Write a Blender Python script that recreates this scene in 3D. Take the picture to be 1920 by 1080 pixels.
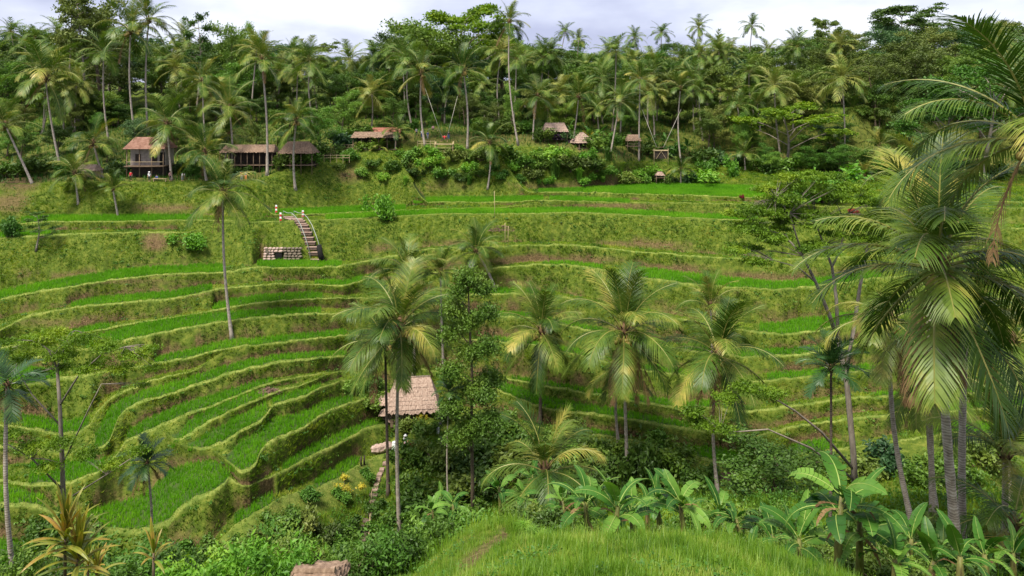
import bpy, math, random
import numpy as np
from mathutils import Vector, Matrix, Euler

for _o in list(bpy.data.objects):
    bpy.data.objects.remove(_o)
SC = bpy.context.scene
COL = SC.collection
rng = random.Random(11)
nr = np.random.default_rng(5)
F, CX, YH = 1340.0, 960.0, 200.0      # focal length, centre column, eye-level row (pixels of the 1920x1080 photo)
S = 1.05

# ------------------------------------------------------------------ camera
cam_d = bpy.data.cameras.new('camera')
cam = bpy.data.objects.new('camera', cam_d); COL.objects.link(cam)
cam.location = (0, 0, 0); cam.rotation_euler = (math.radians(90), 0, 0)
cam_d.sensor_width = 36; cam_d.lens = 36 * F / 1920
cam_d.shift_y = -(540 - YH) / 1920
cam_d.clip_start = 0.1; cam_d.clip_end = 3000
SC.camera = cam

# ------------------------------------------------------------------ sky, sun, exposure
SUN_EL, SUN_AZ = 62, 215      # degrees; azimuth clockwise from +Y
w = bpy.data.worlds.new('World'); SC.world = w; w.use_nodes = True
nt = w.node_tree; nt.nodes.clear()
N = nt.nodes.new; L = nt.links.new
out = N('ShaderNodeOutputWorld'); bg = N('ShaderNodeBackground'); bg.inputs[1].default_value = 0.10
sky = N('ShaderNodeTexSky'); sky.sky_type = 'NISHITA'; sky.sun_disc = False
sky.sun_elevation = math.radians(SUN_EL); sky.sun_rotation = math.radians(SUN_AZ)
tc = N('ShaderNodeTexCoord'); mp = N('ShaderNodeMapping'); mp.inputs['Scale'].default_value = (1.0, 1.0, 2.6)
nz = N('ShaderNodeTexNoise'); nz.inputs['Scale'].default_value = 2.1; nz.inputs['Detail'].default_value = 6; nz.inputs['Roughness'].default_value = 0.52
cr = N('ShaderNodeValToRGB')
cr.color_ramp.elements[0].position = 0.40; cr.color_ramp.elements[0].color = (2.0, 2.1, 2.95, 1)
cr.color_ramp.elements[1].position = 0.60; cr.color_ramp.elements[1].color = (4.1, 4.2, 4.5, 1)
e = cr.color_ramp.elements.new(0.5); e.color = (2.85, 2.98, 3.7, 1)
mx = N('ShaderNodeMixRGB'); mx.inputs[0].default_value = 0.93
L(tc.outputs['Generated'], mp.inputs[0]); L(mp.outputs[0], nz.inputs[0]); L(nz.outputs[0], cr.inputs[0])
L(sky.outputs[0], mx.inputs[1]); L(cr.outputs[0], mx.inputs[2]); L(mx.outputs[0], bg.inputs[0]); L(bg.outputs[0], out.inputs[0])
sun_d = bpy.data.lights.new('sun', 'SUN'); sun_d.energy = 2.9; sun_d.angle = math.radians(18); sun_d.color = (1, 0.93, 0.80)
sun = bpy.data.objects.new('sun', sun_d); COL.objects.link(sun)
a, el = math.radians(SUN_AZ), math.radians(SUN_EL)
sd = Vector((math.sin(a) * math.cos(el), math.cos(a) * math.cos(el), math.sin(el)))
sun.rotation_euler = (-sd).to_track_quat('-Z', 'Y').to_euler()
SC.view_settings.view_transform = 'Standard'; SC.view_settings.look = 'None'
SC.view_settings.exposure = 1.45; SC.view_settings.gamma = 1
SC.render.engine = 'CYCLES'
SC.cycles.max_bounces = 5; SC.cycles.diffuse_bounces = 3; SC.cycles.glossy_bounces = 2; SC.cycles.transmission_bounces = 3
SC.cycles.use_denoising = True

# ------------------------------------------------------------------ helpers
def at(px, py, Y):
    return Vector(((px - CX) / F * Y, Y, (YH - py) / F * Y))

def tag(o, label=None, cat=None, group=None, kind=None):
    if label: o['label'] = label
    if cat: o['category'] = cat
    if group: o['group'] = group
    if kind: o['kind'] = kind
    return o

def link(o, parent=None):
    COL.objects.link(o)
    if parent: o.parent = parent
    return o

def empty(name, loc, rz=0.0, sc=1.0):
    o = bpy.data.objects.new(name, None); COL.objects.link(o)
    o.location = loc; o.rotation_euler = (0, 0, rz); o.scale = (sc, sc, sc); o.empty_display_size = 0.2
    return o

def obj(name, me, parent=None, loc=(0, 0, 0), rot=(0, 0, 0), sc=(1, 1, 1)):
    o = bpy.data.objects.new(name, me); link(o, parent)
    o.location = loc; o.rotation_euler = rot; o.scale = sc
    return o

def np_mesh(name, V, Fc, mat=None, smooth=False):
    """V (n,3), Fc (m,k) uniform polygon size"""
    V = np.ascontiguousarray(V, dtype=np.float32); Fc = np.ascontiguousarray(Fc, dtype=np.int32)
    me = bpy.data.meshes.new(name); m, k = Fc.shape
    me.vertices.add(len(V)); me.vertices.foreach_set('co', V.ravel())
    me.loops.add(m * k); me.loops.foreach_set('vertex_index', Fc.ravel())
    me.polygons.add(m); me.polygons.foreach_set('loop_start', np.arange(0, m * k, k, dtype=np.int32))
    me.polygons.foreach_set('use_smooth', np.full(m, smooth, dtype=bool))
    me.update(calc_edges=True)
    if mat: me.materials.append(mat)
    return me

class MB:
    """collects shapes into one mesh"""
    def __init__(s): s.v = []; s.f = []; s.mi = []
    def add(s, vs, fs, m=0):
        b = len(s.v); s.v += [tuple(p) for p in vs]
        for f in fs: s.f.append([b + i for i in f]); s.mi.append(m)
    def box(s, c, d, rz=0.0, m=0, taper=1.0):
        cx, cy, cz = c; dx, dy, dz = d[0] / 2, d[1] / 2, d[2] / 2; vs = []
        for k, t in ((-1, 1), (1, taper)):
            for i, j in ((-1, -1), (1, -1), (1, 1), (-1, 1)):
                x, y = i * dx * t, j * dy * t
                vs.append((cx + x * math.cos(rz) - y * math.sin(rz), cy + x * math.sin(rz) + y * math.cos(rz), cz + k * dz))
        s.add(vs, [(3, 2, 1, 0), (4, 5, 6, 7), (0, 1, 5, 4), (1, 2, 6, 5), (2, 3, 7, 6), (3, 0, 4, 7)], m)
    def tube(s, pts, rad, n=6, m=0, cap=True):
        pts = [Vector(p) for p in pts]
        if not hasattr(rad, '__len__'): rad = [rad] * len(pts)
        vs = []; fs = []
        for i, p in enumerate(pts):
            t = (pts[min(i + 1, len(pts) - 1)] - pts[max(i - 1, 0)]).normalized()
            u = t.cross(Vector((0, 0, 1)) if abs(t.z) < 0.9 else Vector((1, 0, 0))).normalized(); v = t.cross(u)
            for k in range(n):
                q = 2 * math.pi * k / n
                vs.append(p + (u * math.cos(q) + v * math.sin(q)) * rad[i])
        for i in range(len(pts) - 1):
            for k in range(n):
                fs.append((i * n + k, i * n + (k + 1) % n, (i + 1) * n + (k + 1) % n, (i + 1) * n + k))
        if cap:
            fs.append(tuple(range(n))[::-1]); fs.append(tuple(range((len(pts) - 1) * n, len(pts) * n)))
        s.add(vs, fs, m)
    def ball(s, c, r, nu=8, nv=5, m=0, sc=(1, 1, 1), jit=0.0, rg=None):
        vs = [(c[0], c[1], c[2] - r * sc[2])]; fs = []
        for j in range(1, nv):
            ph = math.pi * j / nv - math.pi / 2
            for i in range(nu):
                th = 2 * math.pi * i / nu; q = r * (1 + (rg.uniform(-jit, jit) if rg else 0))
                vs.append((c[0] + q * sc[0] * math.cos(ph) * math.cos(th), c[1] + q * sc[1] * math.cos(ph) * math.sin(th), c[2] + q * sc[2] * math.sin(ph)))
        vs.append((c[0], c[1], c[2] + r * sc[2])); t = len(vs) - 1
        for i in range(nu):
            fs.append((0, 1 + (i + 1) % nu, 1 + i)); fs.append((t, t - nu + i, t - nu + (i + 1) % nu))
        for j in range(nv - 2):
            for i in range(nu):
                b = 1 + j * nu
                fs.append((b + i, b + (i + 1) % nu, b + nu + (i + 1) % nu, b + nu + i))
        s.add(vs, fs, m)
    def mesh(s, name, mats, smooth=False):
        me = bpy.data.meshes.new(name); me.from_pydata(s.v, [], s.f)
        for m in (mats if isinstance(mats, (list, tuple)) else [mats]): me.materials.append(m)
        me.polygons.foreach_set('material_index', s.mi)
        me.polygons.foreach_set('use_smooth', [smooth] * len(s.f)); me.update()
        return me

_lat = np.random.default_rng(3).random((256, 256))
def vnoise(x, y, seed=0):
    x = np.asarray(x, float) + seed * 17.3; y = np.asarray(y, float) + seed * 9.1
    xi = np.floor(x).astype(int); yi = np.floor(y).astype(int); fx = x - xi; fy = y - yi
    fx = fx * fx * (3 - 2 * fx); fy = fy * fy * (3 - 2 * fy)
    g = lambda i, j: _lat[i & 255, j & 255]
    return ((g(xi, yi) * (1 - fx) + g(xi + 1, yi) * fx) * (1 - fy) + (g(xi, yi + 1) * (1 - fx) + g(xi + 1, yi + 1) * fx) * fy) * 2 - 1
def fnoise(x, y, seed=0, octv=3):
    t = 0; a_ = 1; s_ = 1
    for o_ in range(octv):
        t = t + a_ * vnoise(np.asarray(x) * s_, np.asarray(y) * s_, seed + o_); a_ *= 0.5; s_ *= 2.1
    return t / 1.75

# ------------------------------------------------------------------ materials
def new_mat(name):
    m = bpy.data.materials.new(name); m.use_nodes = True; m.node_tree.nodes.clear()
    return m, m.node_tree.nodes.new, m.node_tree.links.new

def ramp(Nn, cols):
    r = Nn('ShaderNodeValToRGB'); el_ = r.color_ramp.elements
    for i, (p, c) in enumerate(cols):
        q = el_[i] if i < 2 else el_.new(p)
        q.position = p; q.color = (*c, 1)
    return r

def leaf_mat(name, cols, scale=0.5, trans=0.25, rough=0.5, spec=0.3, tint=False, obj_rand=0.5, wnoise=0.5, back=None):
    """foliage: colour from a ramp driven by position noise, per-object random and, for merged tufts, the tint attribute"""
    m, Nn, Ln = new_mat(name)
    o = Nn('ShaderNodeOutputMaterial'); geo = Nn('ShaderNodeNewGeometry')
    n = Nn('ShaderNodeTexNoise'); n.inputs['Scale'].default_value = scale; n.inputs['Detail'].default_value = 4; n.inputs['Roughness'].default_value = 0.65
    Ln(geo.outputs['Position'], n.inputs['Vector'])
    st = Nn('ShaderNodeMapRange'); st.inputs[1].default_value = 0.3; st.inputs[2].default_value = 0.7
    Ln(n.outputs[0], st.inputs[0])
    if tint:
        rnd = Nn('ShaderNodeAttribute'); rnd.attribute_name = 'tint'; ro = rnd.outputs['Fac']
    else:
        rnd = Nn('ShaderNodeObjectInfo'); ro = rnd.outputs['Random']
    mixv = Nn('ShaderNodeMixRGB'); mixv.inputs[0].default_value = wnoise
    Ln(ro, mixv.inputs[1]); Ln(st.outputs[0], mixv.inputs[2])
    r = ramp(Nn, cols); Ln(mixv.outputs[0], r.inputs[0])
    p = Nn('ShaderNodeBsdfPrincipled'); p.inputs['Roughness'].default_value = rough; p.inputs['Specular IOR Level'].default_value = spec
    Ln(r.outputs[0], p.inputs['Base Color'])
    if trans > 0:
        tr = Nn('ShaderNodeBsdfTranslucent'); hs = Nn('ShaderNodeHueSaturation'); hs.inputs['Saturation'].default_value = 1.1; hs.inputs['Value'].default_value = 1.25
        Ln(r.outputs[0], hs.inputs['Color']); Ln(hs.outputs[0], tr.inputs[0])
        mxs = Nn('ShaderNodeMixShader'); mxs.inputs[0].default_value = trans
        Ln(p.outputs[0], mxs.inputs[1]); Ln(tr.outputs[0], mxs.inputs[2]); Ln(mxs.outputs[0], o.inputs[0])
    else:
        Ln(p.outputs[0], o.inputs[0])
    return m

def noise_mat(name, cols, scale=3.0, rough=0.85, bump=0.0, stretch=(1, 1, 1), spec=0.2, coord='Object', detail=5):
    m, Nn, Ln = new_mat(name)
    o = Nn('ShaderNodeOutputMaterial'); t = Nn('ShaderNodeTexCoord'); mp_ = Nn('ShaderNodeMapping'); mp_.inputs['Scale'].default_value = stretch
    n = Nn('ShaderNodeTexNoise'); n.inputs['Scale'].default_value = scale; n.inputs['Detail'].default_value = detail; n.inputs['Roughness'].default_value = 0.65
    Ln(t.outputs[coord], mp_.inputs[0]); Ln(mp_.outputs[0], n.inputs['Vector'])
    r = ramp(Nn, cols); Ln(n.outputs[0], r.inputs[0])
    p = Nn('ShaderNodeBsdfPrincipled'); p.inputs['Roughness'].default_value = rough; p.inputs['Specular IOR Level'].default_value = spec
    Ln(r.outputs[0], p.inputs['Base Color'])
    if bump:
        b = Nn('ShaderNodeBump'); b.inputs['Strength'].default_value = bump; b.inputs['Distance'].default_value = 0.05
        Ln(n.outputs[0], b.inputs['Height']); Ln(b.outputs[0], p.inputs['Normal'])
    Ln(p.outputs[0], o.inputs[0])
    return m

M = {}
M['rice'] = leaf_mat('rice_blades', [(0.1, (0.062, 0.200, 0.005)), (0.5, (0.118, 0.325, 0.010)), (0.95, (0.220, 0.430, 0.020))], 0.16, 0.42, 0.55, 0.25, tint=True, wnoise=0.55)
M['grass'] = leaf_mat('bank_grass_blades', [(0.15, (0.022, 0.056, 0.003)), (0.38, (0.070, 0.155, 0.005)), (0.6, (0.170, 0.265, 0.010)), (0.9, (0.330, 0.310, 0.055))], 0.35, 0.3, 0.6, 0.2, tint=True, wnoise=0.6)
M['bund'] = leaf_mat('bund_grass_blades', [(0.12, (0.070, 0.160, 0.012)), (0.5, (0.185, 0.275, 0.030)), (0.92, (0.380, 0.370, 0.110))], 0.5, 0.3, 0.6, 0.2, tint=True, wnoise=0.4)
M['weed'] = leaf_mat('weed_leaves', [(0.1, (0.018, 0.062, 0.008)), (0.5, (0.055, 0.150, 0.014)), (0.92, (0.150, 0.270, 0.030))], 0.45, 0.25, 0.5, 0.3, tint=True, wnoise=0.5)
M['knoll'] = leaf_mat('knoll_grass_blades', [(0.1, (0.034, 0.085, 0.006)), (0.42, (0.095, 0.200, 0.013)), (0.70, (0.185, 0.290, 0.028)), (0.93, (0.350, 0.340, 0.095))], 0.9, 0.35, 0.5, 0.3, tint=True, wnoise=0.5)
M['palm'] = leaf_mat('palm_leaflets', [(0.12, (0.016, 0.042, 0.005)), (0.42, (0.046, 0.096, 0.010)), (0.68, (0.110, 0.160, 0.020)), (0.93, (0.330, 0.280, 0.060))], 0.6, 0.18, 0.42, 0.22, wnoise=0.45)
M['palm_far'] = leaf_mat('far_palm_leaflets', [(0.1, (0.030, 0.074, 0.011)), (0.5, (0.095, 0.160, 0.024)), (0.95, (0.270, 0.255, 0.060))], 0.25, 0.25, 0.45, 0.2, wnoise=0.55)
M['palm_dead'] = leaf_mat('dry_palm_leaflets', [(0.1, (0.090, 0.052, 0.026)), (0.5, (0.190, 0.120, 0.055)), (0.95, (0.310, 0.220, 0.100))], 1.2, 0.15, 0.7, 0.15)
M['rachis'] = noise_mat('palm_rachis', [(0.3, (0.12, 0.14, 0.025)), (0.7, (0.24, 0.22, 0.055))], 2.0, 0.5, spec=0.35)
M['fan'] = leaf_mat('dark_palm_leaflets', [(0.1, (0.012, 0.040, 0.008)), (0.6, (0.030, 0.082, 0.016)), (0.95, (0.085, 0.145, 0.028))], 0.8, 0.15, 0.38, 0.5)
G3 = lambda a_, b_, c_: [(0.12, a_), (0.52, b_), (0.92, c_)]
M['leaf_dark'] = leaf_mat('dark_leaves', G3((0.024, 0.058, 0.008), (0.062, 0.116, 0.015), (0.145, 0.195, 0.028)), 0.35, 0.2, 0.5, 0.3)
M['leaf_mid'] = leaf_mat('mid_green_leaves', G3((0.030, 0.076, 0.009), (0.075, 0.150, 0.015), (0.165, 0.245, 0.028)), 0.35, 0.22, 0.5, 0.3)
M['leaf_olive'] = leaf_mat('olive_leaves', G3((0.046, 0.076, 0.013), (0.110, 0.150, 0.026), (0.215, 0.235, 0.050)), 0.35, 0.22, 0.5, 0.3)
M['leaf_light'] = leaf_mat('light_green_leaves', G3((0.038, 0.110, 0.014), (0.085, 0.195, 0.022), (0.190, 0.310, 0.042)), 0.5, 0.28, 0.5, 0.3)
M['leaf_feather'] = leaf_mat('feathery_leaves', G3((0.050, 0.110, 0.008), (0.125, 0.220, 0.015), (0.260, 0.340, 0.030)), 0.5, 0.35, 0.5, 0.2, wnoise=0.85)
M['leaf_bright'] = leaf_mat('fresh_green_leaves', G3((0.055, 0.160, 0.014), (0.125, 0.290, 0.024), (0.270, 0.400, 0.045)), 0.8, 0.3, 0.5, 0.3)
M['leaf_yellow'] = leaf_mat('yellow_leaves', G3((0.20, 0.20, 0.02), (0.42, 0.36, 0.03), (0.55, 0.45, 0.06)), 0.8, 0.25, 0.5, 0.3)
M['leaf_red'] = leaf_mat('red_leaves', G3((0.10, 0.010, 0.014), (0.22, 0.020, 0.025), (0.32, 0.040, 0.040)), 0.8, 0.2, 0.5, 0.3)
M['leaf_purple'] = leaf_mat('purple_leaves', G3((0.020, 0.010, 0.022), (0.045, 0.022, 0.045), (0.08, 0.045, 0.07)), 0.8, 0.2, 0.5, 0.3)
M['leaf_blue'] = leaf_mat('blue_green_leaves', G3((0.018, 0.055, 0.018), (0.042, 0.105, 0.030), (0.095, 0.165, 0.045)), 0.4, 0.2, 0.5, 0.35)
M['croton'] = leaf_mat('croton_leaves', G3((0.090, 0.140, 0.014), (0.200, 0.210, 0.026), (0.360, 0.200, 0.045)), 2.5, 0.25, 0.4, 0.4)
M['banana'] = leaf_mat('banana_leaf', G3((0.020, 0.075, 0.010), (0.052, 0.145, 0.019), (0.150, 0.280, 0.040)), 0.9, 0.3, 0.42, 0.22, wnoise=0.35)
M['banana_dry'] = leaf_mat('dry_banana_leaf', G3((0.075, 0.042, 0.020), (0.160, 0.100, 0.048), (0.270, 0.185, 0.090)), 2.0, 0.1, 0.8, 0.1)
M['banana_stem'] = noise_mat('banana_stem', [(0.3, (0.045, 0.035, 0.016)), (0.5, (0.13, 0.13, 0.035)), (0.75, (0.22, 0.25, 0.07))], 2.2, 0.55, 0.3, (3, 3, 0.8))
M['banana_rib'] = noise_mat('banana_midrib', [(0.3, (0.14, 0.22, 0.04)), (0.7, (0.27, 0.34, 0.09))], 3.0, 0.5)
M['bark'] = noise_mat('brown_bark', [(0.3, (0.055, 0.040, 0.026)), (0.7, (0.170, 0.130, 0.090))], 2.5, 0.9, 0.5, (3, 3, 0.6))
M['bark_pale'] = noise_mat('pale_bark', [(0.3, (0.11, 0.09, 0.07)), (0.7, (0.26, 0.225, 0.185))], 2.0, 0.85, 0.4, (2, 2, 0.7))

def trunk_mat(name, c0, c1, c2):
    m, Nn, Ln = new_mat(name)
    o = Nn('ShaderNodeOutputMaterial'); t = Nn('ShaderNodeTexCoord')
    wv = Nn('ShaderNodeTexWave'); wv.wave_type = 'BANDS'; wv.bands_direction = 'Z'; wv.inputs['Scale'].default_value = 3.1; wv.inputs['Distortion'].default_value = 5.0; wv.inputs['Detail'].default_value = 2
    n = Nn('ShaderNodeTexNoise'); n.inputs['Scale'].default_value = 3.5; n.inputs['Detail'].default_value = 6; n.inputs['Roughness'].default_value = 0.7
    Ln(t.outputs['Object'], wv.inputs['Vector']); Ln(t.outputs['Object'], n.inputs['Vector'])
    mv = Nn('ShaderNodeMixRGB'); mv.inputs[0].default_value = 0.8; Ln(wv.outputs['Fac'], mv.inputs[1]); Ln(n.outputs[0], mv.inputs[2])
    r = ramp(Nn, [(0.25, c0), (0.5, c1), (0.75, c2)]); Ln(mv.outputs[0], r.inputs[0])
    p = Nn('ShaderNodeBsdfPrincipled'); p.inputs['Roughness'].default_value = 0.85; p.inputs['Specular IOR Level'].default_value = 0.2
    b = Nn('ShaderNodeBump'); b.inputs['Strength'].default_value = 0.6; b.inputs['Distance'].default_value = 0.03
    Ln(mv.outputs[0], b.inputs['Height']); Ln(b.outputs[0], p.inputs['Normal'])
    Ln(r.outputs[0], p.inputs['Base Color']); Ln(p.outputs[0], o.inputs[0])
    return m
M['trunk'] = trunk_mat('palm_trunk', (0.10, 0.078, 0.060), (0.29, 0.245, 0.205), (0.50, 0.45, 0.40))
M['trunk_dark'] = trunk_mat('dark_palm_trunk', (0.035, 0.026, 0.02), (0.10, 0.075, 0.058), (0.20, 0.16, 0.13))
M['fiber'] = noise_mat('palm_fibre', [(0.3, (0.05, 0.030, 0.016)), (0.7, (0.17, 0.105, 0.055))], 6, 0.9, 0.5)
M['coconut'] = noise_mat('coconut_husk', [(0.35, (0.16, 0.10, 0.020)), (0.65, (0.26, 0.20, 0.045))], 1.5, 0.5, spec=0.4)
M['thatch'] = noise_mat('dry_thatch', [(0.28, (0.13, 0.085, 0.065)), (0.5, (0.30, 0.215, 0.17)), (0.75, (0.46, 0.36, 0.295))], 3.2, 0.95, 0.8, (2.2, 2.2, 0.5))
M['thatch_old'] = noise_mat('old_thatch', [(0.28, (0.085, 0.055, 0.038)), (0.5, (0.20, 0.135, 0.095)), (0.75, (0.34, 0.25, 0.18))], 3.0, 0.95, 0.8, (2, 2, 0.5))
M['tile'] = noise_mat('red_roof_tiles', [(0.3, (0.12, 0.06, 0.043)), (0.5, (0.20, 0.105, 0.075)), (0.72, (0.29, 0.18, 0.135))], 1.6, 0.85, 0.4)
M['wood'] = noise_mat('weathered_wood', [(0.3, (0.09, 0.060, 0.040)), (0.7, (0.22, 0.16, 0.11))], 4, 0.85, 0.3, (1, 1, 4))
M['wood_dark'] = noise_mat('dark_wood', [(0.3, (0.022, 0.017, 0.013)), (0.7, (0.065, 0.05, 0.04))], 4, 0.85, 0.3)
M['bamboo'] = noise_mat('bamboo', [(0.3, (0.28, 0.21, 0.11)), (0.7, (0.46, 0.37, 0.22))], 3, 0.6, 0.1)
M['plaster'] = noise_mat('grey_plaster', [(0.3, (0.20, 0.17, 0.15)), (0.7, (0.36, 0.31, 0.27))], 2, 0.9, 0.2)
M['brick'] = noise_mat('red_brick_wall', [(0.3, (0.18, 0.07, 0.05)), (0.7, (0.30, 0.13, 0.09))], 3, 0.9, 0.3)
M['stone'] = noise_mat('grey_stone', [(0.3, (0.05, 0.045, 0.03)), (0.7, (0.21, 0.17, 0.13))], 2.5, 0.9, 0.5)
M['stone_pink'] = noise_mat('pinkish_rock', [(0.28, (0.12, 0.085, 0.07)), (0.5, (0.33, 0.24, 0.20)), (0.72, (0.52, 0.41, 0.36))], 1.8, 0.9, 0.7)
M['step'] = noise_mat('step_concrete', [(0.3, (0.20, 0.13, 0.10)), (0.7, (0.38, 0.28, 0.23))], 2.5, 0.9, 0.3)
M['step_dark'] = noise_mat('dark_step_stone', [(0.3, (0.060, 0.042, 0.034)), (0.7, (0.16, 0.115, 0.09))], 2.5, 0.85, 0.3)  # darker tone for the lower path steps and the stair risers
M['black'] = noise_mat('black_opening', [(0.3, (0.008, 0.008, 0.008)), (0.7, (0.016, 0.015, 0.014))], 2, 0.9)
M['rail'] = noise_mat('pale_rail_pipe', [(0.3, (0.18, 0.21, 0.18)), (0.7, (0.30, 0.33, 0.29))], 4, 0.45, spec=0.4)
M['white'] = noise_mat('white_cloth', [(0.3, (0.66, 0.66, 0.66)), (0.7, (0.80, 0.80, 0.80))], 4, 0.8)
M['red'] = noise_mat('red_cloth', [(0.3, (0.48, 0.018, 0.035)), (0.7, (0.62, 0.04, 0.06))], 4, 0.8)
M['orange'] = noise_mat('orange_cloth', [(0.3, (0.60, 0.20, 0.05)), (0.7, (0.75, 0.32, 0.10))], 4, 0.8)
M['blue'] = noise_mat('blue_cloth', [(0.3, (0.04, 0.07, 0.22)), (0.7, (0.08, 0.13, 0.32))], 4, 0.8)
M['grey'] = noise_mat('grey_cloth', [(0.3, (0.20, 0.21, 0.24)), (0.7, (0.34, 0.35, 0.38))], 4, 0.8)
M['dark'] = noise_mat('dark_cloth', [(0.3, (0.015, 0.015, 0.022)), (0.7, (0.035, 0.034, 0.045))], 4, 0.8)
M['pink'] = noise_mat('pink_cloth', [(0.3, (0.55, 0.28, 0.30)), (0.7, (0.68, 0.40, 0.42))], 4, 0.8)
M['skin'] = noise_mat('skin', [(0.3, (0.36, 0.19, 0.12)), (0.7, (0.46, 0.26, 0.17))], 4, 0.55, spec=0.35)
M['hair'] = noise_mat('dark_hair', [(0.3, (0.012, 0.009, 0.007)), (0.7, (0.03, 0.022, 0.016))], 8, 0.5)
M['rope'] = noise_mat('swing_rope', [(0.3, (0.38, 0.35, 0.29)), (0.7, (0.55, 0.52, 0.45))], 8, 0.8)
M['twig'] = noise_mat('dry_twigs', [(0.3, (0.09, 0.05, 0.042)), (0.7, (0.24, 0.15, 0.12))], 3, 0.9)
M['metal_white'] = noise_mat('white_metal_roof', [(0.3, (0.62, 0.66, 0.70)), (0.7, (0.78, 0.80, 0.82))], 2, 0.5)
M['barrel'] = noise_mat('pale_barrel', [(0.3, (0.50, 0.55, 0.53)), (0.7, (0.68, 0.70, 0.68))], 3, 0.5, spec=0.4)

def ground_mat():
    m, Nn, Ln = new_mat('terrain_ground')
    o = Nn('ShaderNodeOutputMaterial'); geo = Nn('ShaderNodeNewGeometry'); att = Nn('ShaderNodeAttribute'); att.attribute_name = 'surf'
    sep = Nn('ShaderNodeSeparateColor'); Ln(att.outputs['Color'], sep.inputs[0])
    def noise(sc, det=5):
        n = Nn('ShaderNodeTexNoise'); n.inputs['Scale'].default_value = sc; n.inputs['Detail'].default_value = det; n.inputs['Roughness'].default_value = 0.68
        Ln(geo.outputs['Position'], n.inputs['Vector']); return n
    n1, n2, n3 = noise(0.35), noise(1.3), noise(6.0, 3)
    grass = ramp(Nn, [(0.3, (0.026, 0.048, 0.005)), (0.5, (0.066, 0.100, 0.010)), (0.68, (0.140, 0.160, 0.024))]); Ln(n2.outputs[0], grass.inputs[0])
    bund = ramp(Nn, [(0.3, (0.080, 0.145, 0.018)), (0.7, (0.250, 0.270, 0.070))]); Ln(n2.outputs[0], bund.inputs[0])
    soil = ramp(Nn, [(0.28, (0.034, 0.022, 0.010)), (0.5, (0.100, 0.066, 0.030)), (0.72, (0.215, 0.150, 0.075))]); Ln(n3.outputs[0], soil.inputs[0])
    mud = ramp(Nn, [(0.35, (0.022, 0.055, 0.008)), (0.65, (0.055, 0.080, 0.020))]); Ln(n2.outputs[0], mud.inputs[0])
    def mix(fac, c1, c2):
        q = Nn('ShaderNodeMixRGB'); Ln(fac, q.inputs[0]); Ln(c1, q.inputs[1]); Ln(c2, q.inputs[2]); return q.outputs[0]
    def mth(op, a_, b_):
        q = Nn('ShaderNodeMath'); q.operation = op; q.use_clamp = op in ('MULTIPLY', 'ADD')
        for i, v in enumerate((a_, b_)):
            if isinstance(v, (int, float)): q.inputs[i].default_value = v
            else: Ln(v, q.inputs[i])
        return q.outputs[0]
    c = mix(sep.outputs[1], grass.outputs[0], bund.outputs[0])
    # soil breaks through where the riser value beats a noise threshold
    thr = Nn('ShaderNodeMapRange'); thr.inputs[1].default_value = -0.12; thr.inputs[2].default_value = 0.12
    Ln(mth('SUBTRACT', sep.outputs[0], n1.outputs[0]), thr.inputs[0])
    c = mix(thr.outputs[0], c, soil.outputs[0])
    c = mix(sep.outputs[2], c, soil.outputs[0])
    c = mix(att.outputs['Alpha'], c, mud.outputs[0])
    p = Nn('ShaderNodeBsdfPrincipled'); p.inputs['Roughness'].default_value = 0.9; p.inputs['Specular IOR Level'].default_value = 0.15
    Ln(c, p.inputs['Base Color'])
    b = Nn('ShaderNodeBump'); b.inputs['Strength'].default_value = 0.8; b.inputs['Distance'].default_value = 0.12
    Ln(n3.outputs[0], b.inputs['Height']); Ln(b.outputs[0], p.inputs['Normal'])
    Ln(p.outputs[0], o.inputs[0])
    return m
M['ground'] = ground_mat()
# ------------------------------------------------------------------ terrain: terraced hillside, forest slope behind, near slope
PX = np.concatenate([np.arange(-640, 0, 16.0), np.arange(0, 1921, 3.0), np.arange(1936, 2560, 16.0)])
NC = len(PX)
def ip(pts): return np.interp(PX, [p[0] for p in pts], [p[1] for p in pts])

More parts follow.
